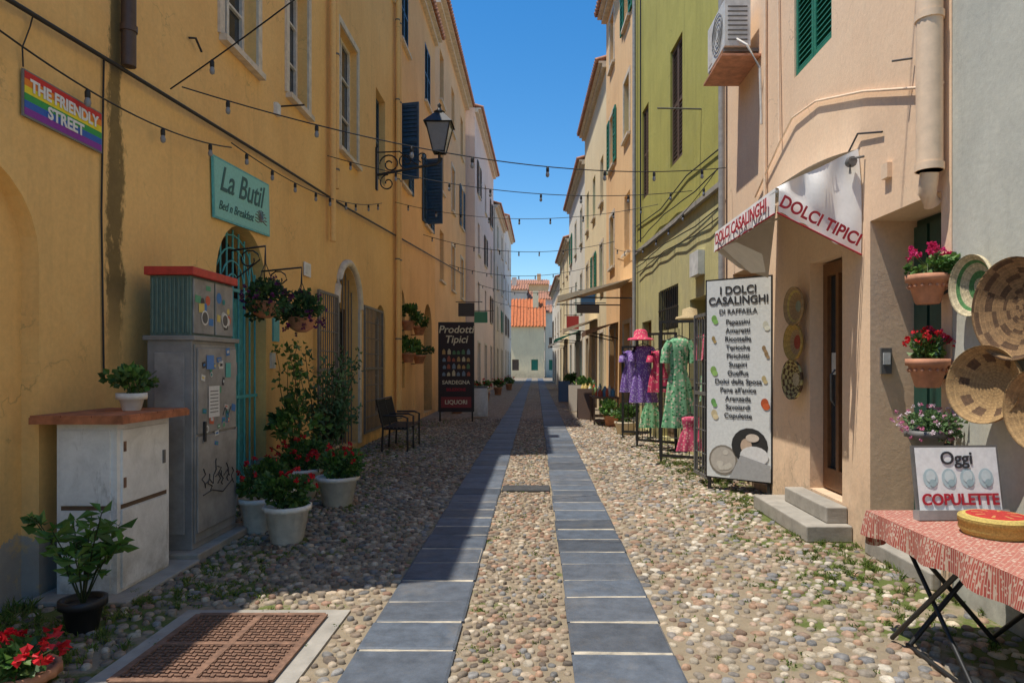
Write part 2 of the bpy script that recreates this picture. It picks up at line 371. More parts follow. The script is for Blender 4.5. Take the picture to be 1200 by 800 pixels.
def building(name,p0,p1,side,H,mat,ops,depth=7,eave=.3,lowz=None,lowmat=None,tiles=True,hip=1.1):
    p0=Vector((*p0,0));p1=Vector((*p1,0)); U=(p1-p0); L=U.length; U.normalize()
    N=Vector((U.y,-U.x,0)) if side=='L' else Vector((-U.y,U.x,0))
    T=lambda p:p0+U*p[0]+N*p[1]+Z*p[2]
    g=grp(name,(p0+p1)/2); mb=MB(T)
    if lowz:
        wall(mb,0,L,0,lowz,[o for o in ops if o['z0']<lowz],lowmat or mat); wall(mb,0,L,lowz,H,[o for o in ops if o['z0']>=lowz],mat)
    else: wall(mb,0,L,0,H,ops,mat)
    mb.face([(0,0,0),(0,0,H),(0,-depth,H),(0,-depth,0)],mat); mb.face([(L,0,0),(L,0,H),(L,-depth,H),(L,-depth,0)],mat)
    mb.face([(0,-depth,0),(L,-depth,0),(L,-depth,H),(0,-depth,H)],mat)
    mb.face([(0,0,H),(0,-depth/2,H+hip),(0,-depth,H)],mat); mb.face([(L,0,H),(L,-depth/2,H+hip),(L,-depth,H)],mat)
    mb.build('walls',g)
    mb=MB(T)
    for o in ops: fill(mb,o)
    if mb.v: mb.build('windows_and_doors',g)
    mb=MB(T)
    mb.box(0,L,.0,eave*.55,H-.2,H-.07,'trim'); mb.box(0,L,0,eave,H-.07,H,'trim')
    mb.face([(0,eave+.05,H+.03),(L,eave+.05,H+.03),(L,-depth/2,H+hip+.08),(0,-depth/2,H+hip+.08)],'tile')
    mb.face([(0,-depth-.1,H+.03),(L,-depth-.1,H+.03),(L,-depth/2,H+hip+.08),(0,-depth/2,H+hip+.08)],'tile')
    if tiles:
        u=.1
        while u<L:
            mb.tube([(u,eave+.1,H+.04),(u,-depth/2,H+hip+.09)],.085,'tile',6); u+=.22
    mb.build('roof',g)
    return g,T,L
def pipe(mb,T,u,za,zb,r,mat,d=.1):
    old=mb.T; mb.T=T
    mb.tube([(u,d,za),(u,d,zb)],r,mat,10)
    z=za+.3
    while z<zb: mb.lathe((u,d,z),[(r+.008,0),(r+.008,.03)],'grille',10); z+=1.9
    mb.T=old
def grid(L,H,n,floors,mat='gshut',w=.9,h=1.5,base=4.2,fh=3.1,door=True,sp=.14,off=0,style='shut'):
    ops=[]
    for f in range(floors):
        z=base+f*fh
        if z+h>H-.3: break
        for i in range(n):
            u=L*(i+.5)/n+off; ops.append(dict(u0=u-w/2,u1=u+w/2,z0=z,z1=z+h,style=R.choice([style,style,'open','glass']),mat=mat,sp=sp,sill=1,sur='trim' if R.random()<.5 else None))
            if ops[-1]['style']=='glass': ops[-1]['mat']='frame'
    if door:
        for i in range(n):
            u=L*(i+.5)/n+off; ops.append(dict(u0=u-.55,u1=u+.55,z0=.12,z1=2.7,style='door',mat=R.choice(['brown','doorwood','dkgreen','gshut']),depth=.3,sur='trim'))
    return ops
# --- left near house
T=frame((-3.4,3.1,0),(0,1,0)); g=grp('yellow_townhouse',(-3.4,7,0))
lo=[dict(u0=.2,u1=1.57,z0=.0,z1=2.95,arch=1,depth=.12,back='yellow',rise=.62),
    dict(u0=4.15,u1=5.5,z0=.1,z1=3.2,arch=1,depth=.35,back='dark')]
up=[dict(u0=4.3,u1=5.2,z0=5.15,z1=6.9,style='glass',sill=1,sur='trim'),dict(u0=6.25,u1=7.05,z0=5.3,z1=7.1,style='glass',sill=1,sur='trim')]
mb=MB(T); wall(mb,0,8.1,0,4.4,lo,'yellow'); wall(mb,1.22,8.1,4.4,7.9,up,'yellow')
for u,z0,z1 in((0,0,4.4),(1.22,4.4,7.9)): mb.face([(u,0,z0),(u,0,z1),(u,-7,z1),(u,-7,z0)],'yellow')
mb.face([(0,0,4.4),(1.22,0,4.4),(1.22,-7,4.4),(0,-7,4.4)],'tile'); mb.face([(0,-7,0),(8.1,-7,0),(8.1,-7,7.9),(0,-7,7.9)],'yellow')
mb.face([(8.1,0,0),(8.1,0,7.9),(8.1,-7,7.9),(8.1,-7,0)],'yellow'); mb.face([(1.22,.1,7.9),(8.1,.1,7.9),(8.1,-7,7.95),(1.22,-7,7.95)],'tile')
mb.build('walls',g); mb=MB(T)
for o in up: fill(mb,o)
mb.build('windows',g); mb=MB(T)
for k in range(9):
    u=4.2+k*.156; zt=2.5+math.sqrt(max(0,.66**2-(u-4.825)**2)); mb.tube([(u,-.12,.12),(u,-.12,zt)],.012,'turq',5)
for z in (.2,1.2,2.45): mb.box(4.16,5.49,-.135,-.105,z,z+.035,'turq')
for k in range(1,5):
    r=.15*k; mb.tube([(4.825-r*math.cos(math.pi*i/12),-.12,2.5+r*math.sin(math.pi*i/12)) for i in range(13)],.011,'turq',5)
mb.box(4.7,5.49,-.34,-.25,.12,2.4,'turq'); mb.box(4.78,5.4,-.25,-.235,.3,1.1,'turq'); mb.box(4.78,5.4,-.25,-.235,1.25,2.25,'turq')
mb.build('turquoise_door',g)
mb=MB(T); mb.tube([(2.45,.09,4.02),(2.45,.09,7.9)],.055,'pipeb',10)
mb.tube([(8.0,.1,3.6),(8.0,.1,7.9)],.05,'yellow2',10)
for z in (4.3,5.6,7): mb.lathe((2.45,.09,z),[(.066,0),(.066,.05)],'pipeb',10)
mb.tube([(2.25,.015,1.5),(2.22,.015,2.8),(2.25,.015,4.0)],.008,'wire',5)
mb.tube([(3.55,.02,4.78),(3.6,.06,4.8),(3.72,.06,4.72)],.012,'wire',5); mb.tube([(3.55,.02,5.6),(3.6,.3,5.62)],.01,'wire',5); mb.tube([(5.9,.02,5.0),(5.9,.35,5.02)],.012,'wire',5)
mb.box(5.75,5.87,0,.05,4.85,5.0,'pale'); mb.box(5.7,5.9,0,.02,1.9,2.2,'turq'); mb.box(5.62,5.74,0,.03,1.55,1.75,'pale')
mb.build('drainpipe',g)
ops=[dict(u0=.45,u1=1.85,z0=.12,z1=3.35,arch=1,depth=.35,back='dark'),
     dict(u0=.55,u1=1.75,z0=5.35,z1=7.5,style='glass',sur='trim',depth=.2,sill=1),
     dict(u0=3.3,u1=4.2,z0=5.6,z1=7.5,style='shut',mat='blue'),dict(u0=3.3,u1=4.2,z0=.5,z1=2.9,style='glass',arch=1)]
g,TA2,_=building('yellow_townhouse',(-3.4,11.2),(-3.4,16.4),'L',10.4,'yellow2',ops,eave=.12,tiles=False)
mb=MB(); pipe(mb,TA2,5.1,0,10.3,.05,'yellow2'); pipe(mb,TA2,.08,4.5,10.3,.05,'yellow2'); mb.build('drainpipe',g)
mb=MB(TA2)
glassw(mb,.45,1.85,.12,2.65,-.33,'brown')
for k in range(7): u=.55+k*.2; mb.tube([(u,-.1,.15),(u,-.1,2.6+math.sqrt(max(.01,.7**2-(u-1.15)**2)))],.012,'grille',5)
mb.box(.3,.45,0,.04,.1,2.65,'trim'); mb.box(1.85,2.0,0,.04,.1,2.65,'trim')
mb.tube([(1.15-.775*math.cos(math.pi*i/16),.02,2.65+.775*math.sin(math.pi*i/16)) for i in range(17)],.07,'trim',6); mb.build('arched_door',g)
def gate(mb,a,b,c,d,y,mat='grille',th=.009):
    for u in (a,b): mb.box(u-.025,u+.025,y,y+.03,c,d,mat)
    for z in (c,(c+d)/2,d-.04): mb.box(a,b,y+.002,y+.028,z,z+.045,mat)
    n=max(3,int((b-a)/.11))
    for i in range(1,n): u=a+(b-a)*i/n; mb.tube([(u,y+.015,c),(u,y+.015,d)],th,mat,5)
    m=int((d-c)/.3)
    for j in range(1,m): z=c+(d-c)*j/m; mb.tube([(a,y+.02,z),(b,y+.02,z)],th*.9,mat,5)
mb=MB(TA2); gate(mb,-.75,.25,.25,2.75,.06,th=.010); mb.build('gate_leaf',g)
mb=MB(TA2); gate(mb,2.05,3.6,.25,2.75,.06,th=.010); mb.build('gate_leaf',g)
ops=[dict(u0=.5,u1=1.3,z0=1.0,z1=3.5,arch=1,style='glass'),dict(u0=4.3,u1=5.9,z0=.12,z1=3.5,arch=1,depth=.4,back='dark'),
     dict(u0=.7,u1=1.8,z0=6.2,z1=8.1,style='open',mat='blue',sp=.1,sill=1),dict(u0=.7,u1=1.8,z0=9.8,z1=11.6,style='shut',mat='blue',sp=.1,sill=1,depth=.08),
     dict(u0=4.5,u1=5.6,z0=5.9,z1=7.9,style='open',mat='blue',sp=.1,sill=1),dict(u0=4.5,u1=5.6,z0=9.7,z1=11.5,style='shut',mat='blue',sp=.1,sill=1,depth=.08)]
g,TB,_=building('ochre_townhouse',(-3.4,16.4),(-3.4,23),'L',12.5,'ochre',ops,eave=.25)
mb=MB(); pipe(mb,TB,.1,0,12.4,.06,'ochre'); mb.build('drainpipe',g)
mb=MB(frame((-3.38,21.0,0),(1,-.25,0))); louver(mb,0,.55,5.9,7.9,0,'blue',.1); mb.build('shutter_leaf',g)
mb=MB(frame((-3.38,17.05,0),(1,-.25,0))); louver(mb,0,.5,6.2,8.1,0,'blue',.1); mb.build('shutter_leaf',g)
building('ochre_townhouse',(-3.4,23),(-3.38,32.8),'L',14.0,'ochre2',grid(9.8,14.3,3,3,'blue',1.0,1.8,4.6,3.2),eave=.35)
building('pink_townhouse',(-2.95,33),(-2.8,45),'L',14.0,'pink',grid(12,14,3,4,'brown',1,1.6,4.2,3),eave=.3)
building('stone_townhouse',(-2.7,45.2),(-2.55,54),'L',12.2,'stone',grid(8.8,12.2,2,3,'gshut',1,1.6,4,2.8),eave=.3)
building('white_townhouse',(-2.5,54.2),(-2.4,66),'L',13.4,'white',grid(11.8,14,3,3,'brown',1,1.6,4,3),eave=.3)
building('stone_townhouse',(-3.4,-12),(-3.4,-1.5),'L',8,'stone',grid(10,8,3,1),eave=.2)
# --- right side
ops=[dict(u0=.0+.12,u1=1.14,z0=.0,z1=2.82,depth=.4,back='dkgreen'),
     dict(u0=1.67,u1=2.42,z0=.32,z1=2.65,depth=.22,back='dark'),
     dict(u0=3.75,u1=5.2,z0=.1,z1=2.9,depth=.6,back='dark'),
     dict(u0=1.9,u1=2.85,z0=4.75,z1=6.7,style='shut',mat='gshut',sp=.06,depth=.1)]
gp,TP,_=building('peach_shop_house',(2.85,4.68),(2.85,10.3),'R',10.6,'peach',ops,eave=.3)
mb=MB(TP)
mb.box(1.72,1.8,-.2,-.13,.34,2.63,'doorwood');mb.box(2.3,2.4,-.2,-.13,.34,2.63,'doorwood');mb.box(1.8,2.3,-.2,-.13,.34,.55,'doorwood');mb.box(1.8,2.3,-.2,-.13,2.5,2.63,'doorwood');mb.box(2.02,2.08,-.19,-.12,.55,2.5,'doorwood')
mb.box(1.8,2.3,-.18,-.17,.55,2.5,'glass'); mb.box(2.1,2.28,-.168,-.165,1.5,1.72,'pale'); mb.tube([(2.05,-.1,1.2),(2.05,-.06,1.25),(2.05,-.06,1.5),(2.05,-.1,1.55)],.012,'grille',6)
for k in range(4): mb.box(.2+k*.23,.2+k*.23+.19,-.38,-.34,.3,2.75,'dkgreen')
mb.build('doors',gp)
mb=MB(TP); mb.box(1.45,2.95,0.003,.42,0,.15,'concrete'); mb.box(1.55,2.6,0.003,.2,.15,.3,'concrete'); mb.box(.14,1.12,-.38,.06,.0,.13,'concrete'); mb.build('door_steps',gp,bevel=.012)
mb=MB(TP); mb.tube([(.09,.1,2.95),(.09,.1,10)],.085,'pipe',14); mb.lathe((.09,.1,4.0),[(.095,0),(.095,.05)],'pipe',14); mb.lathe((.09,.1,2.95),[(.095,0),(.095,.05)],'pipe',14)
mb.tube([(.09,.1,2.94),(.12,.1,2.8),(.16,.04,2.74)],.06,'pipe',10)
mb.tube([(.05,.03,3.55),(.3,.03,3.62),(1.2,.03,3.95),(2.2,.03,4.25),(2.8,.04,4.3),(3.2,.04,4.15),(4.1,.03,3.75)],.012,'pipe',6)
mb.tube([(3.2,.04,4.15),(3.25,.03,5.2),(3.3,.03,7)],.014,'pipe',6); mb.tube([(3.7,.04,3.4),(3.72,.03,5.2),(3.7,.03,9)],.02,'pipe',6)
mb.tube([(.9,.02,3.5),(1.3,.03,3.62),(1.5,.03,3.5),(1.42,.02,3.3)],.009,'wire',5)
mb.tube([(5.5,.08,0.1),(5.5,.08,10.5)],.05,'pipeg',8)
mb.tube([(.3,.02,4.4),(.34,.22,4.42),(.34,.24,4.5)],.009,'grille',5); mb.tube([(.45,.02,3.9),(.5,.15,3.9)],.009,'grille',5)
mb.box(.78,.88,0,.04,3.1,3.22,'pipe')
mb.build('pipes',gp)
building('grey_house',(2.853,-3.2),(2.853,4.675),'R',9,'grey',[dict(u0=2,u1=3,z0=.3,z1=2.5,style='door')],eave=.2)
ops=[dict(u0=.7,u1=1.9,z0=.1,z1=2.75,depth=.5,back='dark'),dict(u0=2.7,u1=4.2,z0=2.3,z1=3.15,depth=.12,back='dark'),
     dict(u0=2.8,u1=4.1,z0=.1,z1=2.1,style='door',mat='brown',depth=.2),dict(u0=5,u1=6,z0=.1,z1=2.6,style='door',mat='doorwood'),
     dict(u0=2.4,u1=3.3,z0=5.5,z1=7.8,style='shut',mat='brown',sp=.08,depth=.12),dict(u0=5.3,u1=6.0,z0=5.5,z1=7.6,style='shut',mat='brown',sp=.08,depth=.12),
     dict(u0=2.4,u1=3.3,z0=9.2,z1=11,style='shut',mat='gshut',sp=.1)]
gg,TGr,L=building('green_townhouse',(2.85,10.3),(2.5,17),'R',12.2,'green',ops,eave=.3,lowz=4.3,lowmat='greenlow')
mb=MB(TGr); mb.box(0,L,.003,.07,4.3,4.38,'concrete')
for k in range(11): mb.tube([(2.72+k*.145,.02,2.32),(2.72+k*.145,.02,3.13)],.012,'iron',5)
mb.box(2.68,4.22,.0,.03,2.7,2.73,'iron')
mb.tube([(6.5,.09,.1),(6.5,.09,12)],.05,'pipeg',8); mb.tube([(5.9,.06,4.5),(5.9,.06,12)],.02,'wire',5)
for z in (4.0,3.85,4.6): mb.tube([(u*.7,.05+.02*(u%2),z-.04*math.sin(u*.9)) for u in range(10)],.011,'wire',5)
mb.tube([(.1,.03,4.9),(2,.03,5.0),(4,.03,4.85),(6.6,.03,5.0)],.012,'wire',5)
mb.tube([(1.2,.0,5.9),(1.2,.75,5.9)],.015,'grille',5)
mb.box(1.0,1.5,.005,.12,3.1,3.5,'pale')
mb.build('ledge_and_cables',gg)
building('orange_townhouse',(2.5,17),(2.32,22.5),'R',13,'orange',grid(5.5,13,2,3,'gshut',.9,1.6,4.6,3.1),eave=.3)
building('yellow_townhouse',(2.32,22.5),(2.15,30),'R',11.6,'cream',grid(7.5,11.6,3,3,'gshut',.9,1.6,4.2,3),eave=.25)
building('white_townhouse',(2.15,30),(1.95,40),'R',10.6,'white2',grid(10,11,3,2,'gshut',.9,1.6,4.2,3),eave=.25)
building('cream_townhouse',(1.95,40),(1.75,50),'R',9,'cream',grid(10,9,3,2,'brown',.9,1.5,4,3),eave=.25)
building('white_townhouse',(1.75,50),(1.55,64),'R',8,'white',grid(14,8,3,1,'brown',.9,1.5,4,3),eave=.25)
def house(name,x0,x1,y,H,mat,rh=2,roof='roofred',wins=3,dep=8):
    g=grp(name,((x0+x1)/2,y,0)); T=frame((x0,y,0),(1,0,0)); L=x1-x0; mb=MB(T)
    ops=[]
    for f in range(int((H-1)//2.8)):
        for i in range(wins):
            u=L*(i+.5)/wins; ops.append(dict(u0=u-.4,u1=u+.4,z0=.9+f*2.8,z1=2.2+f*2.8,style='shut',mat=R.choice(['brown','gshut']),sp=.2))
    wall(mb,0,L,0,H,ops,mat)
    for u in (0,L): mb.face([(u,0,0),(u,0,H),(u,-dep,H),(u,-dep,0)],mat); mb.face([(u,0,H),(u,-dep/2,H+rh),(u,-dep,H)],mat)
    mb.face([(0,-dep,0),(L,-dep,0),(L,-dep,H),(0,-dep,H)],mat)
    mb.build('walls',g); mb=MB(T); [fill(mb,o) for o in ops]; mb.build('windows',g)
    mb=MB(T)
    mb.face([(-.2,.3,H-.05),(L+.2,.3,H-.05),(L+.2,-dep/2,H+rh),(-.2,-dep/2,H+rh)],roof)
    mb.face([(-.2,-dep-.3,H-.05),(L+.2,-dep-.3,H-.05),(L+.2,-dep/2,H+rh),(-.2,-dep/2,H+rh)],roof)
    u=0
    while u<L: mb.tube([(u,.35,H-.02),(u,-dep/2,H+rh+.04)],.12,roof,5); u+=.4
    mb.box(L*.7,L*.7+.7,-dep*.4,-dep*.4+.7,H+rh*.5,H+rh+.9,mat)
    mb.build('roof',g)
house('cream_house',-3.6,1.0,82,6.2,'cream',3.6,'roofred',2)
house('white_house',1.2,4.6,86,8.2,'white2',1.2,'tile',2)
house('stone_house',-9,-1.3,100,12.6,'stone',1.2,'tile',4)
house('pink_house',-1.2,3.5,104,11.6,'pink',1.5,'tile',3)
house('white_house',3.6,12,98,9.5,'white',2,'tile',4)
house('cream_house',-13,-4,82,8,'cream',2,'tile',4)
house('ochre_house',-4.5,2.2,118,15.5,'ochre2',1.2,'tile',4)
# ---------------------------------------------------------------- ground
mb=MB(); mb.face([(-600,-600,-.03),(600,-600,-.03),(600,900,-.03),(-600,900,-.03)],'earth'); mb.build('ground')
mb=MB(); mb.face([(-3.45,-6,0),(3.3,-6,0),(3.3,20,0),(-3.45,20,0)],'mortar'); mb.face([(-3.45,20,0),(3.3,20,0),(3.3,82,0),(-3.45,82,0)],'cobble')
mb.face([(-12,-1.6,-.004),(-3.4,-1.6,-.004),(-3.4,3.2,-.004),(-12,3.2,-.004)],'mortar'); mb.build('cobbled_street')
mb=MB()
for xa,xb in((-1.0,-.44),(.19,.77)):
    y=-2
    while y<78:
        l=R.uniform(.34,.46); k=R.uniform(.6,1.25)
        t=R.uniform(0,1); col=(.088*k+.02*t,.108*k+.015*t,.135*k+.01*t)
        zt=.022+R.uniform(-.004,.004); e=.014; a,b=xa+R.uniform(0,.014),xb-R.uniform(0,.014)
        sk=R.uniform(-.018,.018); c=y+R.uniform(.005,.015); d=y+l-R.uniform(.004,.012)
        nx=6; fr=[(a+(b-a)*i/nx,c+sk*i/nx+R.uniform(-.004,.004)) for i in range(nx+1)]; bk=[(a+(b-a)*i/nx,d+sk*i/nx+R.uniform(-.004,.004)) for i in range(nx,-1,-1)]
        O=fr+bk; cx=(a+b)/2; cy=(c+d)/2; n=len(O)
        P=[(x,yy,0) for x,yy in O]+[(x,yy,zt-e*.5) for x,yy in O]+[(x+(e if x<cx else -e)*min(1,abs(x-cx)*4),yy+(e if yy<cy else -e),zt) for x,yy in O]
        F=[(q*n+i,q*n+(i+1)%n,(q+1)*n+(i+1)%n,(q+1)*n+i) for q in(0,1) for i in range(n)]+[tuple(2*n+i for i in range(n))]
        mb.add(P,F,'slab',col); y+=l
mb.build('stone_paving_strip')
mb=MB()
for xa,xb in((-1.0,-.44),(.19,.77)): mb.face([(xa+.02,-2,.0165),(xb-.02,-2,.0165),(xb-.02,78,.0165),(xa+.02,78,.0165)],'joint')
mb.build('paving_mortar')
def stones(name,x0,x1,y0,y1,sp,pal,hh=.02,skip=None,miss=.03,big=.46,dk=0):
    V=[];F=[];C=[];row=0;y=y0
    n=8
    while y<y1:
        x=x0+(sp*.5 if row%2 else 0)+sp*.3
        while x<x1-sp*.3:
            px=x+R.uniform(-.25,.25)*sp; py=y+R.uniform(-.25,.25)*sp
            mm=miss+(.3 if abs(px)>2.3 and R.random()<.5 else 0)
            if R.random()>mm and not(skip and skip(px,py)):
                r=sp*big*R.uniform(.6,1.22); asp=R.uniform(.6,1.0); th=R.uniform(0,3.14); h=hh*R.uniform(.5,1.2)
                ca,sa=math.cos(th),math.sin(th); o=len(V); co=R.choice(pal); k=R.uniform(.62,1.25)
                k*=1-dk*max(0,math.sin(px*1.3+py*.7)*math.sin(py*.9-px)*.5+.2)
                co=(co[0]*k,co[1]*k,co[2]*k,1)
                pr=[R.uniform(.82,1.13) for _ in range(n)]
                for rr,z in((1,-.002),(.93,h*.6),(.62,h*.93)):
                    for j in range(n):
                        t=2*math.pi*j/n; a=r*rr*pr[j]*math.cos(t); b=r*rr*pr[j]*math.sin(t)*asp
                        V.append((px+a*ca-b*sa,py+a*sa+b*ca,z))
                V.append((px,py,h))
                for q in (0,1):
                    for j in range(n): F.append((o+q*n+j,o+q*n+(j+1)%n,o+(q+1)*n+(j+1)%n,o+(q+1)*n+j))
                for j in range(n): F.append((o+2*n+j,o+2*n+(j+1)%n,o+3*n))
                C+=list(co)*(3*n+1)
            x+=sp
        y+=sp*.85; row+=1
    me=bpy.data.meshes.new(name); me.from_pydata(V,[],F); me.materials.append(M['stones'])
    me.polygons.foreach_set('use_smooth',[True]*len(F))
    ca=me.color_attributes.new('Col','FLOAT_COLOR','POINT'); ca.data.foreach_set('color',C); me.update()
    ob=bpy.data.objects.new(name,me); COL.objects.link(ob); return ob
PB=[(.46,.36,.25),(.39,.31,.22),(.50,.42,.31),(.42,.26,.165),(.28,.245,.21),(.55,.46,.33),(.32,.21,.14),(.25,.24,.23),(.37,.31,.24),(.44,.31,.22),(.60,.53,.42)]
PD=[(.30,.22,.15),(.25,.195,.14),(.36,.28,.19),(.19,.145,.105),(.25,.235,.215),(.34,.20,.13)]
inG=lambda x,y:(-2.28<x<-1.18 and 3.2<y<4.48) or (x<-2.75 and 4.5<y<6.7)
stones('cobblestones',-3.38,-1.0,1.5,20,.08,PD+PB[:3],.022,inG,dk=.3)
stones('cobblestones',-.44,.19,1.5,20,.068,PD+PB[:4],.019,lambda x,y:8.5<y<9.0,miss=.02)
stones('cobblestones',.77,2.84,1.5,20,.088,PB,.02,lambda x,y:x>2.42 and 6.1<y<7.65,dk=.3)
mb=MB(); mb.box(-2.25,-1.2,3.25,4.42,.0,.014,'concrete')
X0,X1,Y0,Y1=-2.12,-1.33,3.4,4.3
mb.box(X0,X1,Y0,Y1,.014,.02,'rust')
for i in range(3): x=X0+(X1-X0)*i/2; mb.box(x-.02,x+.02,Y0,Y1,.02,.032,'rust')
for i in range(3): y=Y0+(Y1-Y0)*i/2; mb.box(X0,X1,y-.02,y+.02,.021,.0325,'rust')
n=22
for i in range(n):
    x=X0+(X1-X0)*(i+.5)/n
    for j in range(n):
        y=Y0+(Y1-Y0)*(j+.5)/n; a=.022 if (i+j)%2 else .009; b=.009 if (i+j)%2 else .022
        mb.box(x-a*.8,x+a*.8,y-b*.8,y+b*.8,.0195,.029,'rust')
mb.build('drain_cover')
mb=MB()
mb.box(-.43,.18,8.55,8.95,0,.012,'dark')
for k in range(14): y=8.57+k*.027; mb.box(-.42,.17,y,y+.012,.012,.024,'grille')
mb.build('drain_grate')
mb=MB()
def tuft(x,y,n,h,r):
    # ragged cluster of several small knots of blades rather than one even disc
    kn=[(x+R.gauss(0,.5)*r,y+R.gauss(0,.5)*r) for _ in range(max(1,n//22))]
    for _ in range(n):
        kx,ky=R.choice(kn); a=R.uniform(0,6.28); q=abs(R.gauss(0,.028)); p=Vector((kx+math.cos(a)*q,ky+math.sin(a)*q,0)); hh=h*R.uniform(.35,1.05)
        d=Vector((R.uniform(-.7,.7),R.uniform(-.7,.7),1)).normalized()*hh; w=Vector((math.cos(a+1.5),math.sin(a+1.5),0))*.0035
        c=sc(R.choice([(.15,.23,.035),(.21,.29,.06),(.09,.16,.025),(.27,.28,.08)]),R.uniform(.7,1.2))
        mb.add([p-w,p+w,p+d*.6+w*.7,p+d+Vector((d.x,d.y,-.01))*.4,p+d*.6-w*.7],[(0,1,2,3,4)],'leaf',c)
        if R.random()<.45: leaf(mb,p+d*.35,rv()+Z*.6,.016,c)
for x,y,n,h,r in [(2.45,8.0,380,.055,.28),(2.2,7.9,200,.05,.25),(2.55,5.95,520,.06,.34),(2.2,5.6,300,.05,.35),(2.0,4.8,220,.04,.3),(2.6,5.3,520,.08,.35),(2.3,5.1,300,.05,.3),(2.75,4.6,300,.07,.3),(2.4,4.2,300,.05,.35),(2.6,3.7,260,.05,.35),(1.7,5.0,120,.035,.25),(1.9,6.3,150,.035,.3),
    (-2.9,4.2,650,.08,.34),(-2.5,4.7,620,.06,.38),(-2.7,3.7,600,.07,.34),(-2.3,4.9,400,.05,.38),(-2.4,5.4,350,.05,.38),(-3.1,3.8,520,.09,.3),(-2.5,3.2,380,.05,.32),(-3.3,4.4,220,.1,.15),(-1.9,4.75,200,.035,.3),(2.5,9.3,320,.11,.3),(2.3,10,320,.11,.3),(2.25,10.8,320,.12,.28),(2.2,11.6,320,.1,.28),(2.0,9.4,160,.05,.3),(-2.2,5.9,150,.045,.3)]: tuft(x,y,n,h,r)
for _ in range(330):
    y=R.uniform(6,19.5); x=R.choice([-3.2+abs(R.gauss(0,.7)),2.65-(y-7)*.03-abs(R.gauss(0,.45))]); tuft(x,y,22,.055,.1)
for _ in range(700):
    y=R.uniform(3.0,15); x=R.choice([R.uniform(.85,2.7),R.uniform(.85,2.7),R.uniform(-3.2,-1.1),R.uniform(-.4,.15)]); tuft(x,y,10,.028,.05)
mb.build('grass')
# ---------------------------------------------------------------- left side objects
g=grp('street_sign',(-3.37,4.9,3.3)); Tn=frame((-3.385,4.50,3.25),(0,1,0)); mb=MB(Tn)
RB=[(.6,.02,.02),(.85,.25,.02),(.85,.7,.03),(.03,.35,.08),(.02,.12,.5),(.25,.03,.35)]
mb.box(-.01,.81,0,.012,-.012,.30,'t_grey')
for i,c in enumerate(RB): z1=.29-i*.048; mb.add([(0,.014,z1-.048),(.8,.014,z1-.048),(.8,.014,z1),(0,.014,z1)],[(0,1,2,3)],'paint',c)
mb.build('board',g); text(Tn,'THE FRIENDLY',.4,.205,.018,.115,'t_white',g,bold=.004,wx=.93); text(Tn,'STREET',.4,.085,.018,.115,'t_white',g,bold=.004)
g=grp('guesthouse_sign',(-3.37,7.9,3.3))
sX=Vector((0,1,.05)).normalized(); sZ=Vector((0,-.05,1)).normalized(); sO=Vector((-3.385,7.14,3.14))
Tn=lambda p:sO+sX*p[0]+Vector((1,0,0))*p[1]+sZ*p[2]
mb=MB(Tn)
mb.box(0,1.5,0,.02,0,.65,'turq')
mb.add([(.02,.022,.02),(1.48,.022,.02),(1.48,.022,.63),(.02,.022,.63)],[(0,1,2,3)],'paint',(.25,.62,.56))
cx,cz=1.22,.2
for k in range(9):
    a=math.pi*k/8; mb.tube([(cx,.024,cz-.06),(cx+.11*math.cos(a),.024,cz-.03+.11*math.sin(a)),(cx+.17*math.cos(a),.024,cz-.03+.1*math.sin(a))],.007,'t_grey',4)
mb.tube([(cx-.17+.34*i/8,.024,cz-.06-.015*math.sin(i)) for i in range(9)],.007,'t_grey',4)
mb.build('board',g); text(Tn,'La Butil',.70,.43,.026,.38,'t_teal',g,shear=.4,bold=.003); text(Tn,'Bed n Breakfast',.54,.15,.026,.14,'t_teal',g,shear=.4)
mb=MB(frame((-3.385,9.95,2.9),(0,1,0))); mb.box(0,.28,0,.015,0,.2,'t_white'); mb.box(.03,.25,.015,.018,.03,.17,'pale'); mb.build('house_number_plaque')
mb=MB(); mb.box(-3.27,-2.86,4.66,5.32,.0,1.2,'plasterwhite'); mb.box(-2.86,-2.845,4.7,5.28,.64,1.15,'plasterwhite');mb.box(-2.86,-2.845,4.7,5.28,.06,.6,'plasterwhite')
mb.box(-3.24,-2.9,4.648,4.66,.64,1.15,'plasterwhite'); mb.box(-3.24,-2.9,4.648,4.66,.06,.6,'plasterwhite')
mb.box(-2.859,-2.857,4.7,5.28,.605,.635,'brown'); mb.box(-3.24,-2.9,4.657,4.659,.605,.635,'brown')
mb.box(-2.845,-2.835,5.2,5.23,.85,.95,'grille'); mb.box(-2.845,-2.838,4.71,4.735,.75,.82,'rust'); mb.box(-2.845,-2.838,4.71,4.735,1.0,1.07,'rust')
mb.box(-3.39,-2.76,4.56,5.44,1.2,1.245,'brick')
for i in range(3):
    for j in range(4): mb.box(-3.385+i*.208,-3.385+i*.208+.2,4.565+j*.218,4.565+j*.218+.21,1.245,1.258,'brick')
mb.build('meter_cabinet',bevel=.005)
mb=MB(); mb.box(-3.38,-2.72,5.5,6.62,0,.07,'concrete'); mb.box(-3.38,-2.7,4.5,5.5,0,.035,'concrete'); mb.build('concrete_base',bevel=.01)
g=grp('utility_cabinet',(-3,6,0)); mb=MB()
mb.box(-3.2,-2.83,5.62,6.42,.07,1.8,'cab'); mb.box(-2.83,-2.815,5.64,6.40,.12,1.77,'cab'); mb.box(-3.23,-2.8,5.6,6.45,1.8,1.84,'cab')
mb.box(-2.815,-2.80,5.66,6.38,.2,1.0,'cab2');mb.box(-2.815,-2.80,5.66,6.38,1.02,1.74,'cab2')
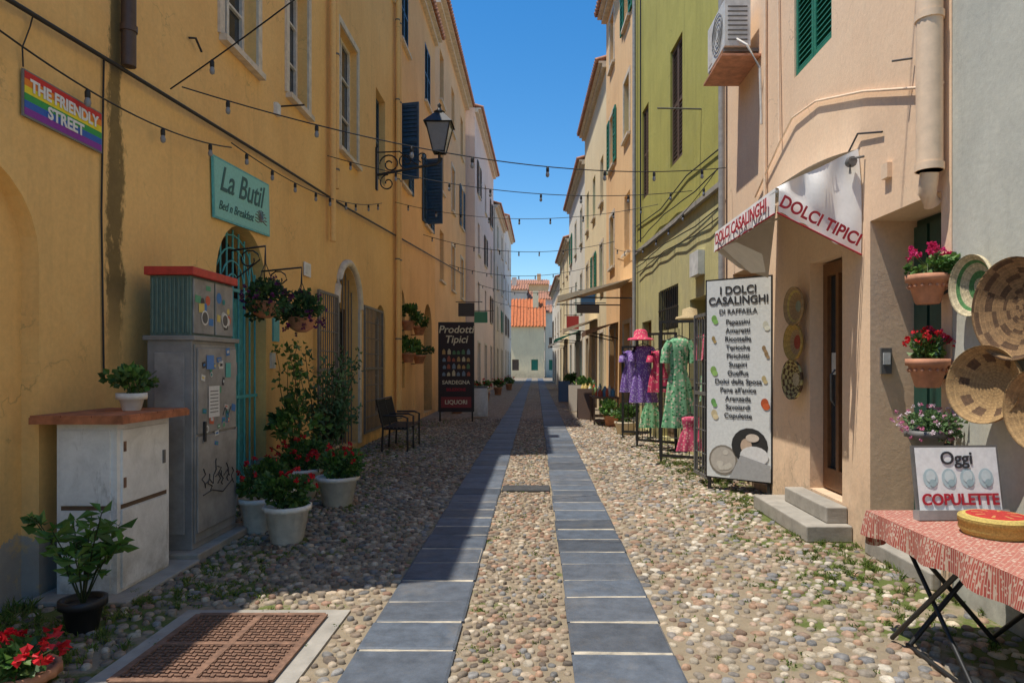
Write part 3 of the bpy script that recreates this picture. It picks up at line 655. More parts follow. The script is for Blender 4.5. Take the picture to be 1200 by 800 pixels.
mb.box(-2.80,-2.78,5.74,5.77,.95,1.12,'iron'); mb.box(-3.14,-2.89,5.61,5.62,.2,1.7,'cab2')
for k in range(3): mb.tube([(-2.81,6.39,.3+k*.6),(-2.81,6.39,.42+k*.6)],.014,'cab',6)
mb.build('cabinet',g,bevel=.008)
mb=MB(); mb.box(-3.2,-2.86,5.66,6.42,1.84,2.34,'ribgreen')
for k in range(9): x=-3.18+k*.036; mb.box(x,x+.016,5.645,5.66,1.86,2.32,'ribgreen')
mb.box(-2.86,-2.845,5.68,6.04,1.86,2.32,'cab2'); mb.box(-2.86,-2.845,6.07,6.41,1.86,2.32,'cab2')
mb.box(-3.23,-2.82,5.62,6.46,2.34,2.41,'red'); mb.build('meter_box',g,bevel=.006)
mb=MB()
def sticker(y,z,w,h,c,x=-2.797,tilt=0,rnd=False):
    ca,sa=math.cos(tilt),math.sin(tilt)
    sh=[(math.cos(i*.5236)*w/2,math.sin(i*.5236)*w/2) for i in range(12)] if rnd else [(-w/2,-h/2),(w/2,-h/2),(w/2,h/2),(-w/2,h/2)]
    mb.add([(x,y+a*ca-b*sa,z+a*sa+b*ca) for a,b in sh],[list(range(len(sh)))],'paint',c)
pc=[(.7,.7,.68),(.6,.6,.57),(.05,.2,.5),(.02,.25,.25),(.6,.12,.06),(.7,.55,.15),(.05,.05,.06),(.6,.62,.6),(.1,.35,.2),(.35,.33,.3)]
for i in range(30):
    y=R.uniform(5.72,6.34);z=R.uniform(.9,1.72);w=R.uniform(.03,.09);h=R.uniform(.03,.08);tt=R.uniform(-.25,.25);x=-2.7975+i*.00008; rd=R.random()<.3
    sticker(y,z,w,h,R.choice(pc),x,tt,rd); sticker(y,z,w*.6,h*.35,R.choice(pc),-2.7945-i*.00002,tt,rd)
sticker(5.93,1.28,.2,.27,(.72,.72,.7),-2.7935)
for k in range(7): sticker(5.93,1.37-k*.03,.15,.008,(.15,.15,.15),-2.7925)
sticker(5.86,1.62,.13,.12,(.1,.25,.6),-2.7935);sticker(6.2,1.55,.1,.13,(.1,.45,.4),-2.7935)
for i in range(16): sticker(R.choice([R.uniform(5.74,6.0),R.uniform(6.12,6.36)]),R.uniform(1.92,2.26),R.uniform(.05,.1),R.uniform(.04,.1),R.choice(pc),-2.8435+i*.00015,R.uniform(-.2,.2),R.random()<.3)
for y,z in ((5.86,2.0),(6.24,2.0)): sticker(y,z,.13,.13,(.7,.7,.68),-2.8395,0,True); sticker(y,z,.1,.1,(.1,.1,.1),-2.8385,0,True)
mb.build('stickers',g)
mb=MB()
def stroke(pts,r=.0045): mb.tube([(-2.7955,y,z) for y,z in pts],r,'t_dark',4)
for i in range(7):
    y=5.72+i*.085+R.uniform(-.01,.01); z=.55+R.uniform(-.04,.04); h=R.uniform(.12,.22)
    stroke([(y+R.uniform(0,.1),z+h*k/4+R.uniform(-.02,.02)) for k in range(5)])
    if i%2: stroke([(y-.02,z+h*.4),(y+.05,z+h*.6),(y+.09,z+h*.3)])
stroke([(5.74,.5),(5.9,.52),(6.1,.47),(6.3,.55)]); stroke([(6.1,1.15),(6.14,1.22),(6.2,1.14),(6.26,1.22)],.003); mb.build('graffiti',g)
def bushy(name,x,y,z,rt,h,fr,fh,n,mat,leafs=.06,cols=GREENS,stemh=0):
    g=grp(name,(x,y,z)); mb=MB(); pot_lathe(mb,(x,y,z),rt,rt*.75,h,mat); mb.build('pot',g)
    mb=MB(); stems(mb,(x,y,z+h-.03),fr*.8,stemh+fh,10); foliage(mb,(x,y,z+h+stemh+fh*.45),(fr,fr,fh*.5),n,leafs,cols); mb.build('leaves',g); return g
bushy('potted_plant',-3.02,5.1,1.258,.085,.13,.17,.2,260,'whitepot',.05)
g=grp('potted_plant',(-2.72,4.1,0)); mb=MB(); pot_lathe(mb,(-2.72,4.1,0),.11,.08,.2,'blackpot'); mb.build('pot',g)
mb=MB()
for i in range(12):
    a=R.uniform(0,6.28); l=R.uniform(.25,.6); e=Vector((-2.72+math.cos(a)*R.uniform(.08,.3),4.1+math.sin(a)*.2,.18+l)); b=Vector((-2.72,4.1,.15)); m=(b+e)/2+Vector((0,0,.06))
    mb.tube([b,m,e],.006,'leaf',4,(.06,.08,.03),.003)
    for k in range(15):
        t=R.uniform(.35,1); p=b.lerp(e,t)+Vector((0,0,.06*math.sin(t*3))); leaf(mb,p,Vector((R.uniform(-1,1),R.uniform(-1,1),R.uniform(-.3,.6))),R.uniform(.08,.14),sc(R.choice(GREENS),R.uniform(.8,1.5)),'leaf',.2)
mb.build('leaves',g)
geranium('potted_geranium',-2.55,3.38,0,.15,.1,.2,.16,300,'terra',nb=14,bs=.07)
geranium('potted_geranium',-2.24,6.15,0,.19,.34,.27,.3,700,nb=13)
geranium('potted_geranium',-2.25,7.75,0,.22,.34,.34,.32,800,nb=20)
geranium('potted_geranium',-2.66,6.55,0,.17,.33,.22,.4,600,nb=8)
geranium('potted_geranium',-2.85,8.2,0,.26,.36,.34,.36,900,nb=22)
geranium('potted_geranium',-2.75,7.2,0,.2,.3,.22,.3,500,nb=6)
g=grp('potted_shrub',(-2.9,9.4,0)); mb=MB(); pot_lathe(mb,(-2.9,9.4,0),.24,.17,.4,'terra'); mb.build('pot',g); mb=MB()
for i in range(18):
    e=Vector((-2.85+R.uniform(-.4,.4),9.4+R.uniform(-.35,.35),R.uniform(.9,1.75))); b=Vector((-2.9,9.4,.35)); mb.tube([b,b.lerp(e,.5)+rv()*.05,e],.011,'leaf',5,(.1,.08,.04),.004)
    for k in range(60):
        t=R.uniform(.3,1.05); leaf(mb,b.lerp(e,t)+rv()*.09,rv()+Z*.3,R.uniform(.06,.11),sc(R.choice([(.08,.17,.07),(.13,.23,.1),(.05,.12,.04)]),R.uniform(.7,1.4)),'leaf',.26)
mb.build('leaves',g)
g=grp('climbing_plant',(-3.05,8.6,0)); mb=MB(); pot_lathe(mb,(-3.05,8.75,0),.2,.15,.34,'brick'); mb.build('pot',g); mb=MB()
for i in range(7):
    x,y,z=-3.05,8.7,.3; P=[]
    for k in range(9): P.append((x,y,z)); x+=R.uniform(-.05,.05); y+=R.uniform(-.06,.04); z+=R.uniform(.12,.26)
    mb.tube(P,.007,'leaf',4,(.1,.08,.04),.003)
    for p in P[1:]:
        for _ in range(7): leaf(mb,Vector(p)+rv()*.08,rv(),R.uniform(.04,.08),sc(R.choice(GREENS),R.uniform(.8,1.4)))
foliage(mb,(-2.95,8.45,.85),(.3,.3,.4),250,.09); mb.build('leaves',g)
for x,y,z,r in((-3.02,7.62,2.32,.26),(-2.9,8.45,2.2,.3)):
    g=grp('hanging_basket',(x,y,z)); mb=MB(); mb.lathe((x,y,z-.2),[(.06,0),(.14,.05),(.17,.18)],'terra',14)
    mb.tube([(-3.4,y,z+.55),(x,y,z+.6),(x,y,z+.4)],.012,'iron',5)
    mb.tube([(-3.39,y,z+.2)]+[(-3.2+.12*math.cos(t*.6)*(1-t*.05),y,z+.45+.12*math.sin(t*.6)*(1-t*.05)) for t in range(12)],.009,'iron',5)
    for a in range(3): mb.tube([(x+.16*math.cos(a*2.1),y+.16*math.sin(a*2.1),z),(x,y,z+.42)],.005,'iron',4)
    mb.build('basket',g); mb=MB(); foliage(mb,(x,y,z+.03),(r,r,r*.85),900,.055,[(.06,.13,.04),(.08,.16,.05),(.04,.09,.04)],12); mb.build('leaves',g)
    mb=MB(); blooms(mb,(x,y,z+.03),(r,r,r*.9),40,.055,[(.14,.03,.14),(.2,.03,.16),(.1,.02,.08),(.16,.03,.12)],False); mb.build('flowers',g)
for y,z in((17.0,2.55),(18.6,2.5),(17.0,1.75),(18.6,1.72)):
    x=-3.18; g=grp('wall_planter',(x,y,z)); mb=MB(); pot_lathe(mb,(x,y,z-.1),.17,.11,.24,'terra'); mb.tube([(-3.4,y,z-.1),(x-.1,y,z-.1)],.012,'iron',5); mb.build('pot',g)
    mb=MB(); foliage(mb,(x,y,z+.28),(.3,.3,.25),350,.09); mb.build('leaves',g)
g=grp('garden_bench',(-2.6,13.1,0)); mb=MB()
for y in (12.5,13.1,13.75):
    mb.tube([(-2.35,y,0),(-2.35,y,.62),(-2.45,y,.66),(-2.8,y,.66)],.02,'iron',6); mb.tube([(-2.82,y,0),(-2.8,y,.44),(-2.92,y,.95)],.02,'iron',6); mb.tube([(-2.35,y,.42),(-2.8,y,.42)],.018,'iron',6)
for k in range(7): x=-2.36-k*.07; mb.box(x-.025,x+.025,12.48,13.77,.435,.455,'iron')
for k in range(24): y=12.5+k*.054; mb.tube([(-2.81,y,.46),(-2.915,y,.93)],.009,'iron',4)
mb.tube([(-2.92,12.48,.95),(-2.92,13.77,.95)],.018,'iron',6); mb.build('bench',g)
g=grp('shop_board',(-2.2,19,0)); Tn=frame((-2.72,19,.28),(1,0,0)); mb=MB(Tn)
mb.box(0,1.0,-.04,0,0,2.5,'iron'); mb.add([(.04,.004,.04),(.96,.004,.04),(.96,.004,2.46),(.04,.004,2.46)],[(0,1,2,3)],'paint',(.03,.012,.012))
for i in range(4):
    for j in range(6):
        x=.12+j*.135+R.uniform(-.01,.01); z=1.0+i*.2; h=R.uniform(.1,.17); cc=R.choice([(.5,.3,.1),(.6,.5,.3),(.2,.25,.3),(.4,.1,.05),(.1,.2,.08)]); mb.add([(x,.008,z),(x+.09,.008,z),(x+.09,.008,z+h*.6),(x+.06,.008,z+h),(x+.03,.008,z+h),(x,.008,z+h*.6)],[(0,1,2,3,4,5)],'paint',cc)
mb.add([(.08,.008,.12),(.92,.008,.12),(.92,.008,.42),(.08,.008,.42)],[(0,1,2,3)],'paint',(.25,.03,.03))
for u in (.05,.95): mb.tube([(u,-.02,-.28),(u,-.02,.02)],.025,'iron',6)
mb.build('board',g); text(Tn,'Prodotti\nTipici',.5,2.15,.01,.29,'t_cream',g,shear=.2,bold=.004,sp=.95)
text(Tn,'SARDEGNA',.5,.82,.01,.15,'t_cream',g,bold=.003);text(Tn,'SELEZIONE',.5,.62,.01,.11,'t_red',g,bold=.003); text(Tn,'LIQUORI',.5,.27,.012,.16,'t_cream',g,bold=.003)
mb=MB(); mb.box(-1.9,-1.45,20.4,20.44,.05,.95,'plasterwhite'); mb.box(-1.9,-1.45,20.7,20.74,.05,.85,'plasterwhite'); mb.box(-1.92,-1.43,20.4,20.75,.9,.94,'plasterwhite'); mb.build('sandwich_board')
for x,y in((-2.6,22.5),(-2.3,24.5),(-2.5,27),(-2.2,29.5),(-2.0,36),(-1.7,43)): geranium('potted_geranium',x,y,0,.22,.4,.35,.5,300,'terra',nb=12,bs=.08,leafs=.1,flute=0)
g=grp('street_lamp',(-2.1,14.5,6)); mb=MB(); y=14.5
mb.tube([(-3.38,y,5.62),(-2.1,y,5.86),(-2.0,y,5.98)],.028,'iron',8); mb.box(-3.4,-3.36,y-.05,y+.05,5.3,6.2,'iron')
def spiral(cx,cz,r0,turns,s0,sg=1,n=26): return [(cx+r0*(1-i/n*.8)*math.cos(s0+sg*i/n*turns*6.283),y,cz+r0*(1-i/n*.8)*math.sin(s0+sg*i/n*turns*6.283)) for i in range(n+1)]
mb.tube(spiral(-3.1,5.85,.22,1.4,3.1,-1),.017,'iron',6); mb.tube(spiral(-2.75,5.93,.17,1.3,4.4,-1),.015,'iron',6); mb.tube(spiral(-3.15,5.45,.18,1.3,1.5,1),.015,'iron',6); mb.tube(spiral(-2.4,6.0,.12,1.2,4.4,-1),.013,'iron',6)
mb.tube([(-3.38,y,6.1),(-2.9,y,6.12),(-2.5,y,5.83)],.015,'iron',6)
cx=-2.05; zb=6.1; mb.tube([(cx,y,5.9),(cx,y,zb)],.03,'iron',8)
bq,tq=.12,.25; zt=6.68; B=[(cx+a*bq,y+b*bq,zb) for a,b in((-1,-1),(1,-1),(1,1),(-1,1))]; TT=[(cx+a*tq,y+b*tq,zt) for a,b in((-1,-1),(1,-1),(1,1),(-1,1))]
for i in range(4): mb.tube([B[i],TT[i]],.016,'iron',5); mb.tube([B[i],B[(i+1)%4]],.016,'iron',5); mb.tube([TT[i],TT[(i+1)%4]],.02,'iron',5); mb.face([B[i],B[(i+1)%4],TT[(i+1)%4],TT[i]],'bulb')
ap=[(cx+a*.09,y+b*.09,6.92) for a,b in((-1,-1),(1,-1),(1,1),(-1,1))]; T2=[(cx+a*.3,y+b*.3,zt) for a,b in((-1,-1),(1,-1),(1,1),(-1,1))]
for i in range(4): mb.face([T2[i],T2[(i+1)%4],ap[(i+1)%4],ap[i]],'iron')
mb.lathe((cx,y,6.92),[(.1,0),(.12,.04),(.05,.08),(.03,.14),(.045,.18),(0.001,.24)],'iron',10); mb.build('lantern',g)
# ---------------------------------------------------------------- right side objects
g=grp('shop_awning',(2.4,7,3)); mb=MB(); yn,yf=6.03,8.05
xw,xf=2.84,2.12
def prof(t): return (xw+(xf-xw)*t, 3.5-.34*t+.05*math.sin(t*math.pi))
n=10; m=14
top=[]
for j in range(m+1):
    y=yn+(yf-yn)*j/m
    for i in range(n+1):
        x,z=prof(i/n); top.append((x,y,z-.035*math.sin(j/m*math.pi*4)**2*math.sin(i/n*math.pi)))
mb.add(top,[(j*(n+1)+i,j*(n+1)+i+1,(j+1)*(n+1)+i+1,(j+1)*(n+1)+i) for j in range(m) for i in range(n)],'canvas',None,True)
P=[]
for j in range(29):
    y=yn+(yf-yn)*j/28; w=.012*math.sin(j*1.3); P+= [(xf-.004,y,3.16),(xf-.01+w,y,2.93+.01*math.sin(j*2.2))]
mb.add(P,[(2*j,2*j+1,2*j+3,2*j+2) for j in range(28)],'canvas',None,True)
side=[]; nn=24
for i in range(nn+1):
    t=i/nn; x=xf+(xw-xf)*t; side+= [(x,yn-.004-.03*math.sin(t*9),3.16+.34*t),(x,yn-.03-.045*math.sin(t*13+1),3.14+.0*t),(x,yn-.05-.03*math.sin(t*7+1),3.11-.29*t),(x,yn-.06-.015*math.sin(t*7),2.93-.37*t+.012*math.sin(t*25))]
fs=[]
for i in range(nn): a=4*i; fs+= [(a+q,a+q+1,a+q+5,a+q+4) for q in range(3)]
mb.add(side,fs,'canvas',None,True)
mb.tube([(xf-.015,yn-.07,2.925),(xw,yn-.075,2.555)],.008,'t_red',5); mb.tube([(xf-.012,yn,2.93),(xf-.012,yf,2.93)],.008,'t_red',5)
mb.add([(xw,yf,3.48),(xf,yf,3.15),(xf,yf,2.95),(xf+.25,yf-.1,2.72),(xw-.1,yf,2.62)],[(0,1,2,3,4)],'canvas',None,True)
mb.add([(xf+.02,yf-.1,2.98),(xf+.1,yf-.5,2.95),(xf+.3,yf-.75,2.78),(xf+.42,yf-.5,2.62),(xf+.35,yf-.2,2.65)],[(0,1,2,3,4)],'canvas',None,True)
mb.tube([(xw,yn+.1,3.3),(xf+.02,yn+.05,3.1)],.014,'pale',6); mb.tube([(xw,yf-.1,3.3),(xf+.02,yf-.05,3.1)],.014,'pale',6); mb.tube([(xf+.01,yn,3.13),(xf+.01,yf,3.13)],.016,'pale',6)
mb.tube([(xw,yn-.12,3.4),(xw-.12,yn-.12,3.38),(xw-.12,yn-.12,3.25)],.012,'grille',6); mb.lathe((xw-.1,yn-.1,3.36),[(.04,-.03),(.05,.0),(.04,.04)],'grille',10,ax=(0,1,0))
mb.build('canopy',g)
Tn=frame((xf-.03,yf,2.98),(0,-1,0)); text(Tn,'DOLCI CASALINGHI',1.0,.06,.006,.17,'t_red',g,bold=.004,wx=1.15)
d=Vector((xw-xf,0,-.37)).normalized()
Tn=lambda p,o=Vector((xf,yn-.115,3.02)):o+d*p[0]+Vector((0,-1,0))*p[1]+Vector((.45,0,.89)).normalized()*p[2]
text(Tn,'DOLCI TIPICI',.39,.0,.0,.15,'t_red',g,bold=.004,wx=.88)
g=grp('shop_poster',(2.5,8.5,0)); A=Vector((2.19,8.74,.18)); Bq=Vector((2.83,8.22,.18)); Tn=frame(A,Bq-A); W=(Bq-A).length; H=2.48; mb=MB(Tn)
mb.box(-.02,W+.02,-.035,-.002,-.02,H+.02,'iron'); mb.add([(0,.0,0),(W,.0,0),(W,.0,H),(0,.0,H)],[(0,1,2,3)],'paint',(.74,.76,.74))
for u in(.03,W-.03): mb.box(u-.02,u+.02,-.03,-.005,-.18,-.02,'iron')
def disc(cx,cz,r,c,y=.004,sx=1,n=18): mb.add([(cx+r*sx*math.cos(2*math.pi*i/n),y,cz+r*math.sin(2*math.pi*i/n)) for i in range(n)],[list(range(n))],'paint',c)
disc(.22,.22,.19,(.25,.22,.18));disc(.22,.22,.165,(.5,.46,.4),.006)
for k in range(9): disc(.22+R.uniform(-.1,.1),.22+R.uniform(-.1,.1),.035,(.62,.58,.5),.008+k*.0002)
disc(.56,.42,.22,(.03,.03,.03),.004,1.05); disc(.52,.42,.09,(.6,.45,.33),.0075,.8); disc(.62,.30,.12,(.75,.75,.74),.0085,1.5); disc(.6,.52,.05,(.7,.6,.5),.0105,1.7)
mb.add([(.3,.0115,.0),(W,.0115,.0),(W,.0115,.2),(.45,.0115,.3)],[(0,1,2,3)],'paint',(.4,.4,.4))
for q,(cx,cz,c,r) in enumerate(((.1,2.0,(.2,.4,.1),.045),(.09,1.35,(.25,.42,.12),.05),(.76,1.9,(.6,.6,.5),.045),(.74,1.62,(.3,.2,.1),.03),(.77,1.55,(.3,.2,.1),.03),(.75,.95,(.5,.1,.03),.06),(.09,.95,(.15,.35,.1),.04),(.1,.8,(.6,.5,.3),.05),(.09,1.75,(.35,.25,.1),.03),(.74,1.25,(.5,.4,.2),.035))): disc(cx,cz,r,c,.0052,.8); disc(cx+.02,cz-.04,r*.7,sc(c,1.3),.0062,1.1)
mb.build('panel',g)
text(Tn,'I DOLCI\nCASALINGHI',W/2,2.28,.006,.135,'t_dark',g,bold=.003,sp=.95); text(Tn,'DI RAFFAELA',W/2,2.08,.006,.085,'t_dark',g,bold=.001)
for i,w_ in enumerate(['Papassini','Amaretti','Ricottelle','Tericche','Pirichitti','Suspiri','Gueffus','Dolci della Sposa',"Pane all'anice",'Aranzada','Savoiardi','Copulette']): text(Tn,w_,W/2,1.95-i*.106,.006,.088,'t_dark',g,bold=.001)
mb=MB(frame((2.2,8.82,.12),(-.05,1,0))); gate(mb,0,.55,0,2.15,0,'grille'); mb.build('iron_gate')
def rack(x,y,dx,dy,w,h):
    mb=MB(frame((x,y,.0),(dx,dy,0))); gate(mb,0,w,.12,h,0,'iron',.008)
    for u in(0,w): mb.box(u-.02,u+.02,-.2,.2,0,.03,'iron'); mb.box(u-.015,u+.015,0,.03,.0,.13,'iron')
    mb.build('display_rack')
rack(1.98,13.3,.62,-.55,.85,2.2); rack(2.02,11.0,.62,-.35,.7,2.3); rack(1.9,14.9,.6,-.2,.6,2.0)
def dress(name,x,y,zt,h,w,mat,sleeve=True):
    g=grp(name,(x,y,zt-h)); mb=MB(); pr=[(.001,0),(w*.22,-.005),(w*.36,-.04*h),(w*.34,-.14*h),(w*.3,-.27*h),(w*.26,-.36*h),(w*.36,-.5*h),(w*.45,-.75*h),(w*.5,-1.0*h)]
    ph=R.uniform(0,6); mb.lathe((x,y,zt),pr,mat,48,wob=lambda t,hh:1+.2*(-hh/h)*math.sin(t*8+ph+hh*2)+.05*math.sin(t*3+hh*4),sy=.38)
    if sleeve:
        for sg in(-1,1): mb.tube([(x+sg*w*.3,y,zt-.04*h),(x+sg*w*.44,y,zt-.14*h),(x+sg*w*.46,y,zt-.28*h)],.055,mat,8,None,.075)
    mb.tube([(x-.18,y,zt-.03),(x,y,zt+.04),(x+.18,y,zt-.03)],.008,'wire',4); mb.tube([(x,y,zt+.04),(x,y,zt+.14)],.005,'wire',4); mb.build('garment',g)
dress('green_dress',2.16,10.3,2.0,1.35,.46,'greenfl'); dress('red_skirt',2.24,9.9,.85,.5,.36,'pinkfl',False)
dress('purple_dress',1.98,12.6,1.95,1.05,.46,'purple'); dress('red_dress',2.22,12.3,1.85,.75,.36,'redfl'); dress('floral_dress',2.2,13.0,1.1,.7,.4,'greenfl',False)
dress('pink_dress',2.36,11.2,1.9,1.0,.36,'pinkfl'); dress('blue_dress',2.05,14.8,1.9,.9,.4,'purple')
mb=MB(); mb.lathe((1.92,12.5,2.08),[(.24,-.03),(.22,0),(.13,.02),(.12,.12),(.08,.16),(.001,.17)],'redfl',20,wob=lambda t,h:1+.05*math.sin(3*t)); mb.build('sun_hat')
mb=MB(); mb.lathe((2.2,9.75,2.28),[(.2,-.03),(.19,0),(.11,.02),(.1,.11),(.001,.14)],'straw',20,col=(.5,.38,.2),wob=lambda t,h:1+.05*math.sin(3*t)); mb.build('sun_hat')
mb=MB()
for k in range(5):
    x,y,z=2.24,9.0+k*.1,2.0-(k%3)*.55; mb.add([(x-.03,y-.04,z),(x-.03,y+.05,z),(x-.05,y+.06,z-.35),(x-.05,y-.05,z-.33)],[(0,1,2,3)],['pinkfl','greenfl','redfl'][k%3])
mb.build('scarves')
bushy('potted_plant',2.05,15.6,0,.25,.3,.35,.4,400,'beigecanvas',.09)
bushy('potted_plant',1.95,17.6,0,.2,.3,.3,.4,300,'terra',.09)
bushy('potted_plant',1.75,24,0,.3,.4,.4,.8,400,'terra',.12)
bushy('potted_plant',1.6,33,0,.3,.4,.4,.9,300,'terra',.14)
def display(x,y,w=.7,l=1.3):
    g=grp('display_table',(x,y,0)); mb=MB(); mb.box(x-w/2,x+w/2,y-l/2,y+l/2,.7,.74,'brown')
    for a in(-1,1):
        for b in(-1,1): mb.box(x+a*(w/2-.04)-.02,x+a*(w/2-.04)+.02,y+b*(l/2-.04)-.02,y+b*(l/2-.04)+.02,0,.7,'brown')
    mb.build('table',g); mb=MB()
    for _ in range(16):
        a=x+R.uniform(-w/2+.08,w/2-.08); b=y+R.uniform(-l/2+.08,l/2-.08); r=R.uniform(.035,.07); h=R.uniform(.08,.28)
        mb.lathe((a,b,.74),[(r,0),(r,h*.7),(r*.5,h*.8),(r*.5,h)],'paint',10,col=R.choice([(.5,.1,.05),(.6,.45,.15),(.1,.25,.35),(.6,.58,.5),(.2,.35,.12)]))
    mb.build('goods',g)
display(1.85,18.6); display(1.75,21.3); display(1.7,26.5)
for x,y,c in((1.45,19.9,(.1,.06,.04)),(1.35,23.3,(.4,.36,.3)),(1.2,29,(.08,.15,.25))):
    mb=MB()
    for sg in(-1,1): mb.add([(x-.24,y+sg*.25,.03),(x+.24,y+sg*.25,.03),(x+.24,y+sg*.02,.9),(x-.24,y+sg*.02,.9),(x-.24,y+sg*.28,.03),(x+.24,y+sg*.28,.03),(x+.24,y+sg*.05,.9),(x-.24,y+sg*.05,.9)],[(0,1,2,3),(4,5,6,7),(0,1,5,4),(2,3,7,6),(1,2,6,5),(0,3,7,4)],'paint',c)
    mb.build('sandwich_board')
def awn(name,x0,x1,y0,y1,zw,zf,mat):
    mb=MB(); mb.add([(x1,y0,zw),(x1,y1,zw),(x0,y1,zf),(x0,y0,zf),(x0,y0,zf-.16),(x0,y1,zf-.16)],[(0,1,2,3),(3,2,5,4),(0,3,4)],mat)
    for y in (y0+.05,y1-.05): mb.tube([(x1,y,zw-.5),(x0+.03,y,zf-.03)],.018,'iron',5)
    mb.build(name)
awn('beige_awning',.55,2.46,17.4,19.6,3.8,3.35,'beigecanvas')
awn('brown_awning',1.45,2.42,19.9,21.6,2.85,2.6,'browncanvas')
awn('beige_awning',1.0,2.25,25,28,3.3,2.9,'beigecanvas')
awn('green_awning',.9,2.1,32,35,3.2,2.8,'gshut')
awn('beige_awning',.8,1.9,41,45,3.2,2.8,'canvas')
def bracket_sign(x0,x1,y,z0,z1,c):
    mb=MB(); mb.box(x0,x1,y,y+.06,z0,z1,'paint',c); mb.tube([(x0-.1,y+.03,z1+.04),(x1+.3,y+.03,z1+.04)],.015,'iron',5); mb.build('hanging_sign')
bracket_sign(1.35,2.1,22.6,3.3,3.6,(.04,.035,.03)); bracket_sign(1.6,2.1,24.2,3.6,4.2,(.05,.15,.3)); bracket_sign(1.4,1.95,31,3.2,3.8,(.5,.05,.04)); bracket_sign(-2.9,-2.3,25.5,3.4,3.9,(.05,.05,.05)); bracket_sign(-2.8,-2.2,31,3.5,4.0,(.06,.25,.15))
g=grp('air_conditioner',(2.5,9,5.6)); mb=MB(TP); u0,u1=4.0,4.85
mb.box(u0,u1,.12,.45,5.65,6.25,'pale')
for r in (.08,.14,.2,.25): mb.tube([(u0+.33+r*math.cos(a*.3927),.46,5.95+r*math.sin(a*.3927)) for a in range(17)],.006,'grille',4)
mb.box(u0+.62,u0+.8,.45,.455,5.7,6.2,'frame')
for k in range(8): mb.box(u0-.006,u0,.16,.41,5.72+k*.06,5.74+k*.06,'grille')
mb.box(u0+.05,u0+.09,0,.45,5.6,5.65,'grille');mb.box(u1-.09,u1-.05,0,.45,5.6,5.65,'grille');mb.box(u0-.05,u1+.05,.0,.5,5.5,5.53,'terra')
mb.tube([(u0+.02,.3,5.75),(u0-.12,.2,5.6),(u0-.15,.05,5.3),(u0-.15,.03,4.6)],.018,'frame',6)
mb.build('unit',g,bevel=.006)
def basket(name,c,r,ax,pal,depth=.06,rings=10):
    mb=MB(); pr=[]
    for i in range(rings*2+1):
        t=i/(rings*2); pr.append((max(.001,r*t),depth*(t**3)+ (.007 if i%2 else 0)))
    pr+= [(r*1.03,depth+.01),(r*1.02,depth-.02),(r*.9,depth*.5-.01),(r*.3,-.02),(.001,-.02)]
    mb.lathe(c,pr,'straw',48,ax=ax,colfn=lambda i,k:sc(pal(i/(rings*2),k*.75),.85+.15*(i%2)+.1*math.sin(k*2.1))); mb.build(name)
tan=(.50,.33,.16); dkb=(.14,.075,.035); grn=(.1,.26,.08); cr=(.66,.55,.34)
basket('wall_plate',(2.80,7.28,2.22),.2,(-1,-.1,.0),lambda t,k:(.40,.45,.33) if t<.3 else (.66,.5,.15) if .7<t<.85 else tan)
basket('wall_plate',(2.80,7.3,1.84),.19,(-1,-.1,0),lambda t,k:(.5,.1,.05) if t<.4 else tan if t<.7 else (.6,.38,.1))
basket('wall_plate',(2.80,7.33,1.44),.21,(-1,-.1,0),lambda t,k:cr if t<.35 else dkb if (int(k/2)+int(t*8))%2 else (.6,.5,.2))
basket('woven_basket',(2.82,4.33,2.1),.19,(-1,-.05,0),lambda t,k:cr if t<.25 else grn if (t<.5 or .72<t<.85) else cr,.07)
basket('woven_basket',(2.82,3.94,1.92),.29,(-1,-.12,0),lambda t,k:dkb if (int(k/3)+int(t*10))%3==0 else (.34,.20,.09),.08,14)
basket('woven_basket',(2.78,4.13,1.47),.23,(-1,-.35,.1),lambda t,k:dkb if (.6<t<.8 and int(k/2)%2) else (.42,.26,.11),.11,12)
basket('woven_basket',(2.82,3.72,1.35),.22,(-1,-.1,0),lambda t,k:dkb if .5<t<.65 else (.42,.26,.11),.1,12)
for i,(z,fc,nb) in enumerate([(2.02,[(.75,.03,.2),(.6,.02,.12)],26),(1.44,[(.7,.02,.03),(.6,.03,.1)],22)]):
    x,y=2.72,4.74; g=grp('wall_planter',(x,y,z)); mb=MB(); pot_lathe(mb,(x,y,z),.125,.08,.2,'terra',.015)
    for a in range(16): t=a*.3927; mb.lathe((x+.118*math.cos(t),y+.118*math.sin(t),z+.12),[(.001,-.015),(.016,0),(.001,.015)],'terra',6)
    mb.tube([(2.85,y-.08,z+.1),(2.72,y,z+.02)],.012,'iron',5); mb.build('pot',g)
    mb=MB(); foliage(mb,(x,y,z+.27),(.14,.13,.1),320,.045); stems(mb,(x,y,z+.2),.12,.17,10); mb.build('leaves',g)
    mb=MB(); blooms(mb,(x,y,z+.31),(.15,.14,.1),nb,.045,fc); mb.build('flowers',g)
x,y,z=2.68,4.68,1.05; g=grp('wall_planter',(x,y,z)); mb=MB(); pot_lathe(mb,(x,y,z-.05),.12,.08,.15,'grille'); mb.tube([(2.85,y,z),(x,y,z)],.012,'iron',5); mb.build('pot',g); mb=MB(); foliage(mb,(x,y,z+.14),(.2,.2,.12),420,.035,[(.14,.24,.09),(.1,.18,.06)]); mb.build('leaves',g); mb=MB(); blooms(mb,(x,y,z+.15),(.2,.2,.13),90,.026,[(.8,.45,.58),(.75,.25,.42),(.8,.68,.72)],False); mb.build('flowers',g)
mb=MB(); mb.box(2.93,3.02,5.79,5.817,1.52,1.74,'grille'); mb.box(2.945,3.005,5.783,5.79,1.6,1.7,'pale'); mb.build('intercom')
g=grp('market_table',(2.35,3.3,0)); mb=MB(); X0,X1,Y0,Y1=1.98,2.74,2.3,4.08; zt=.73
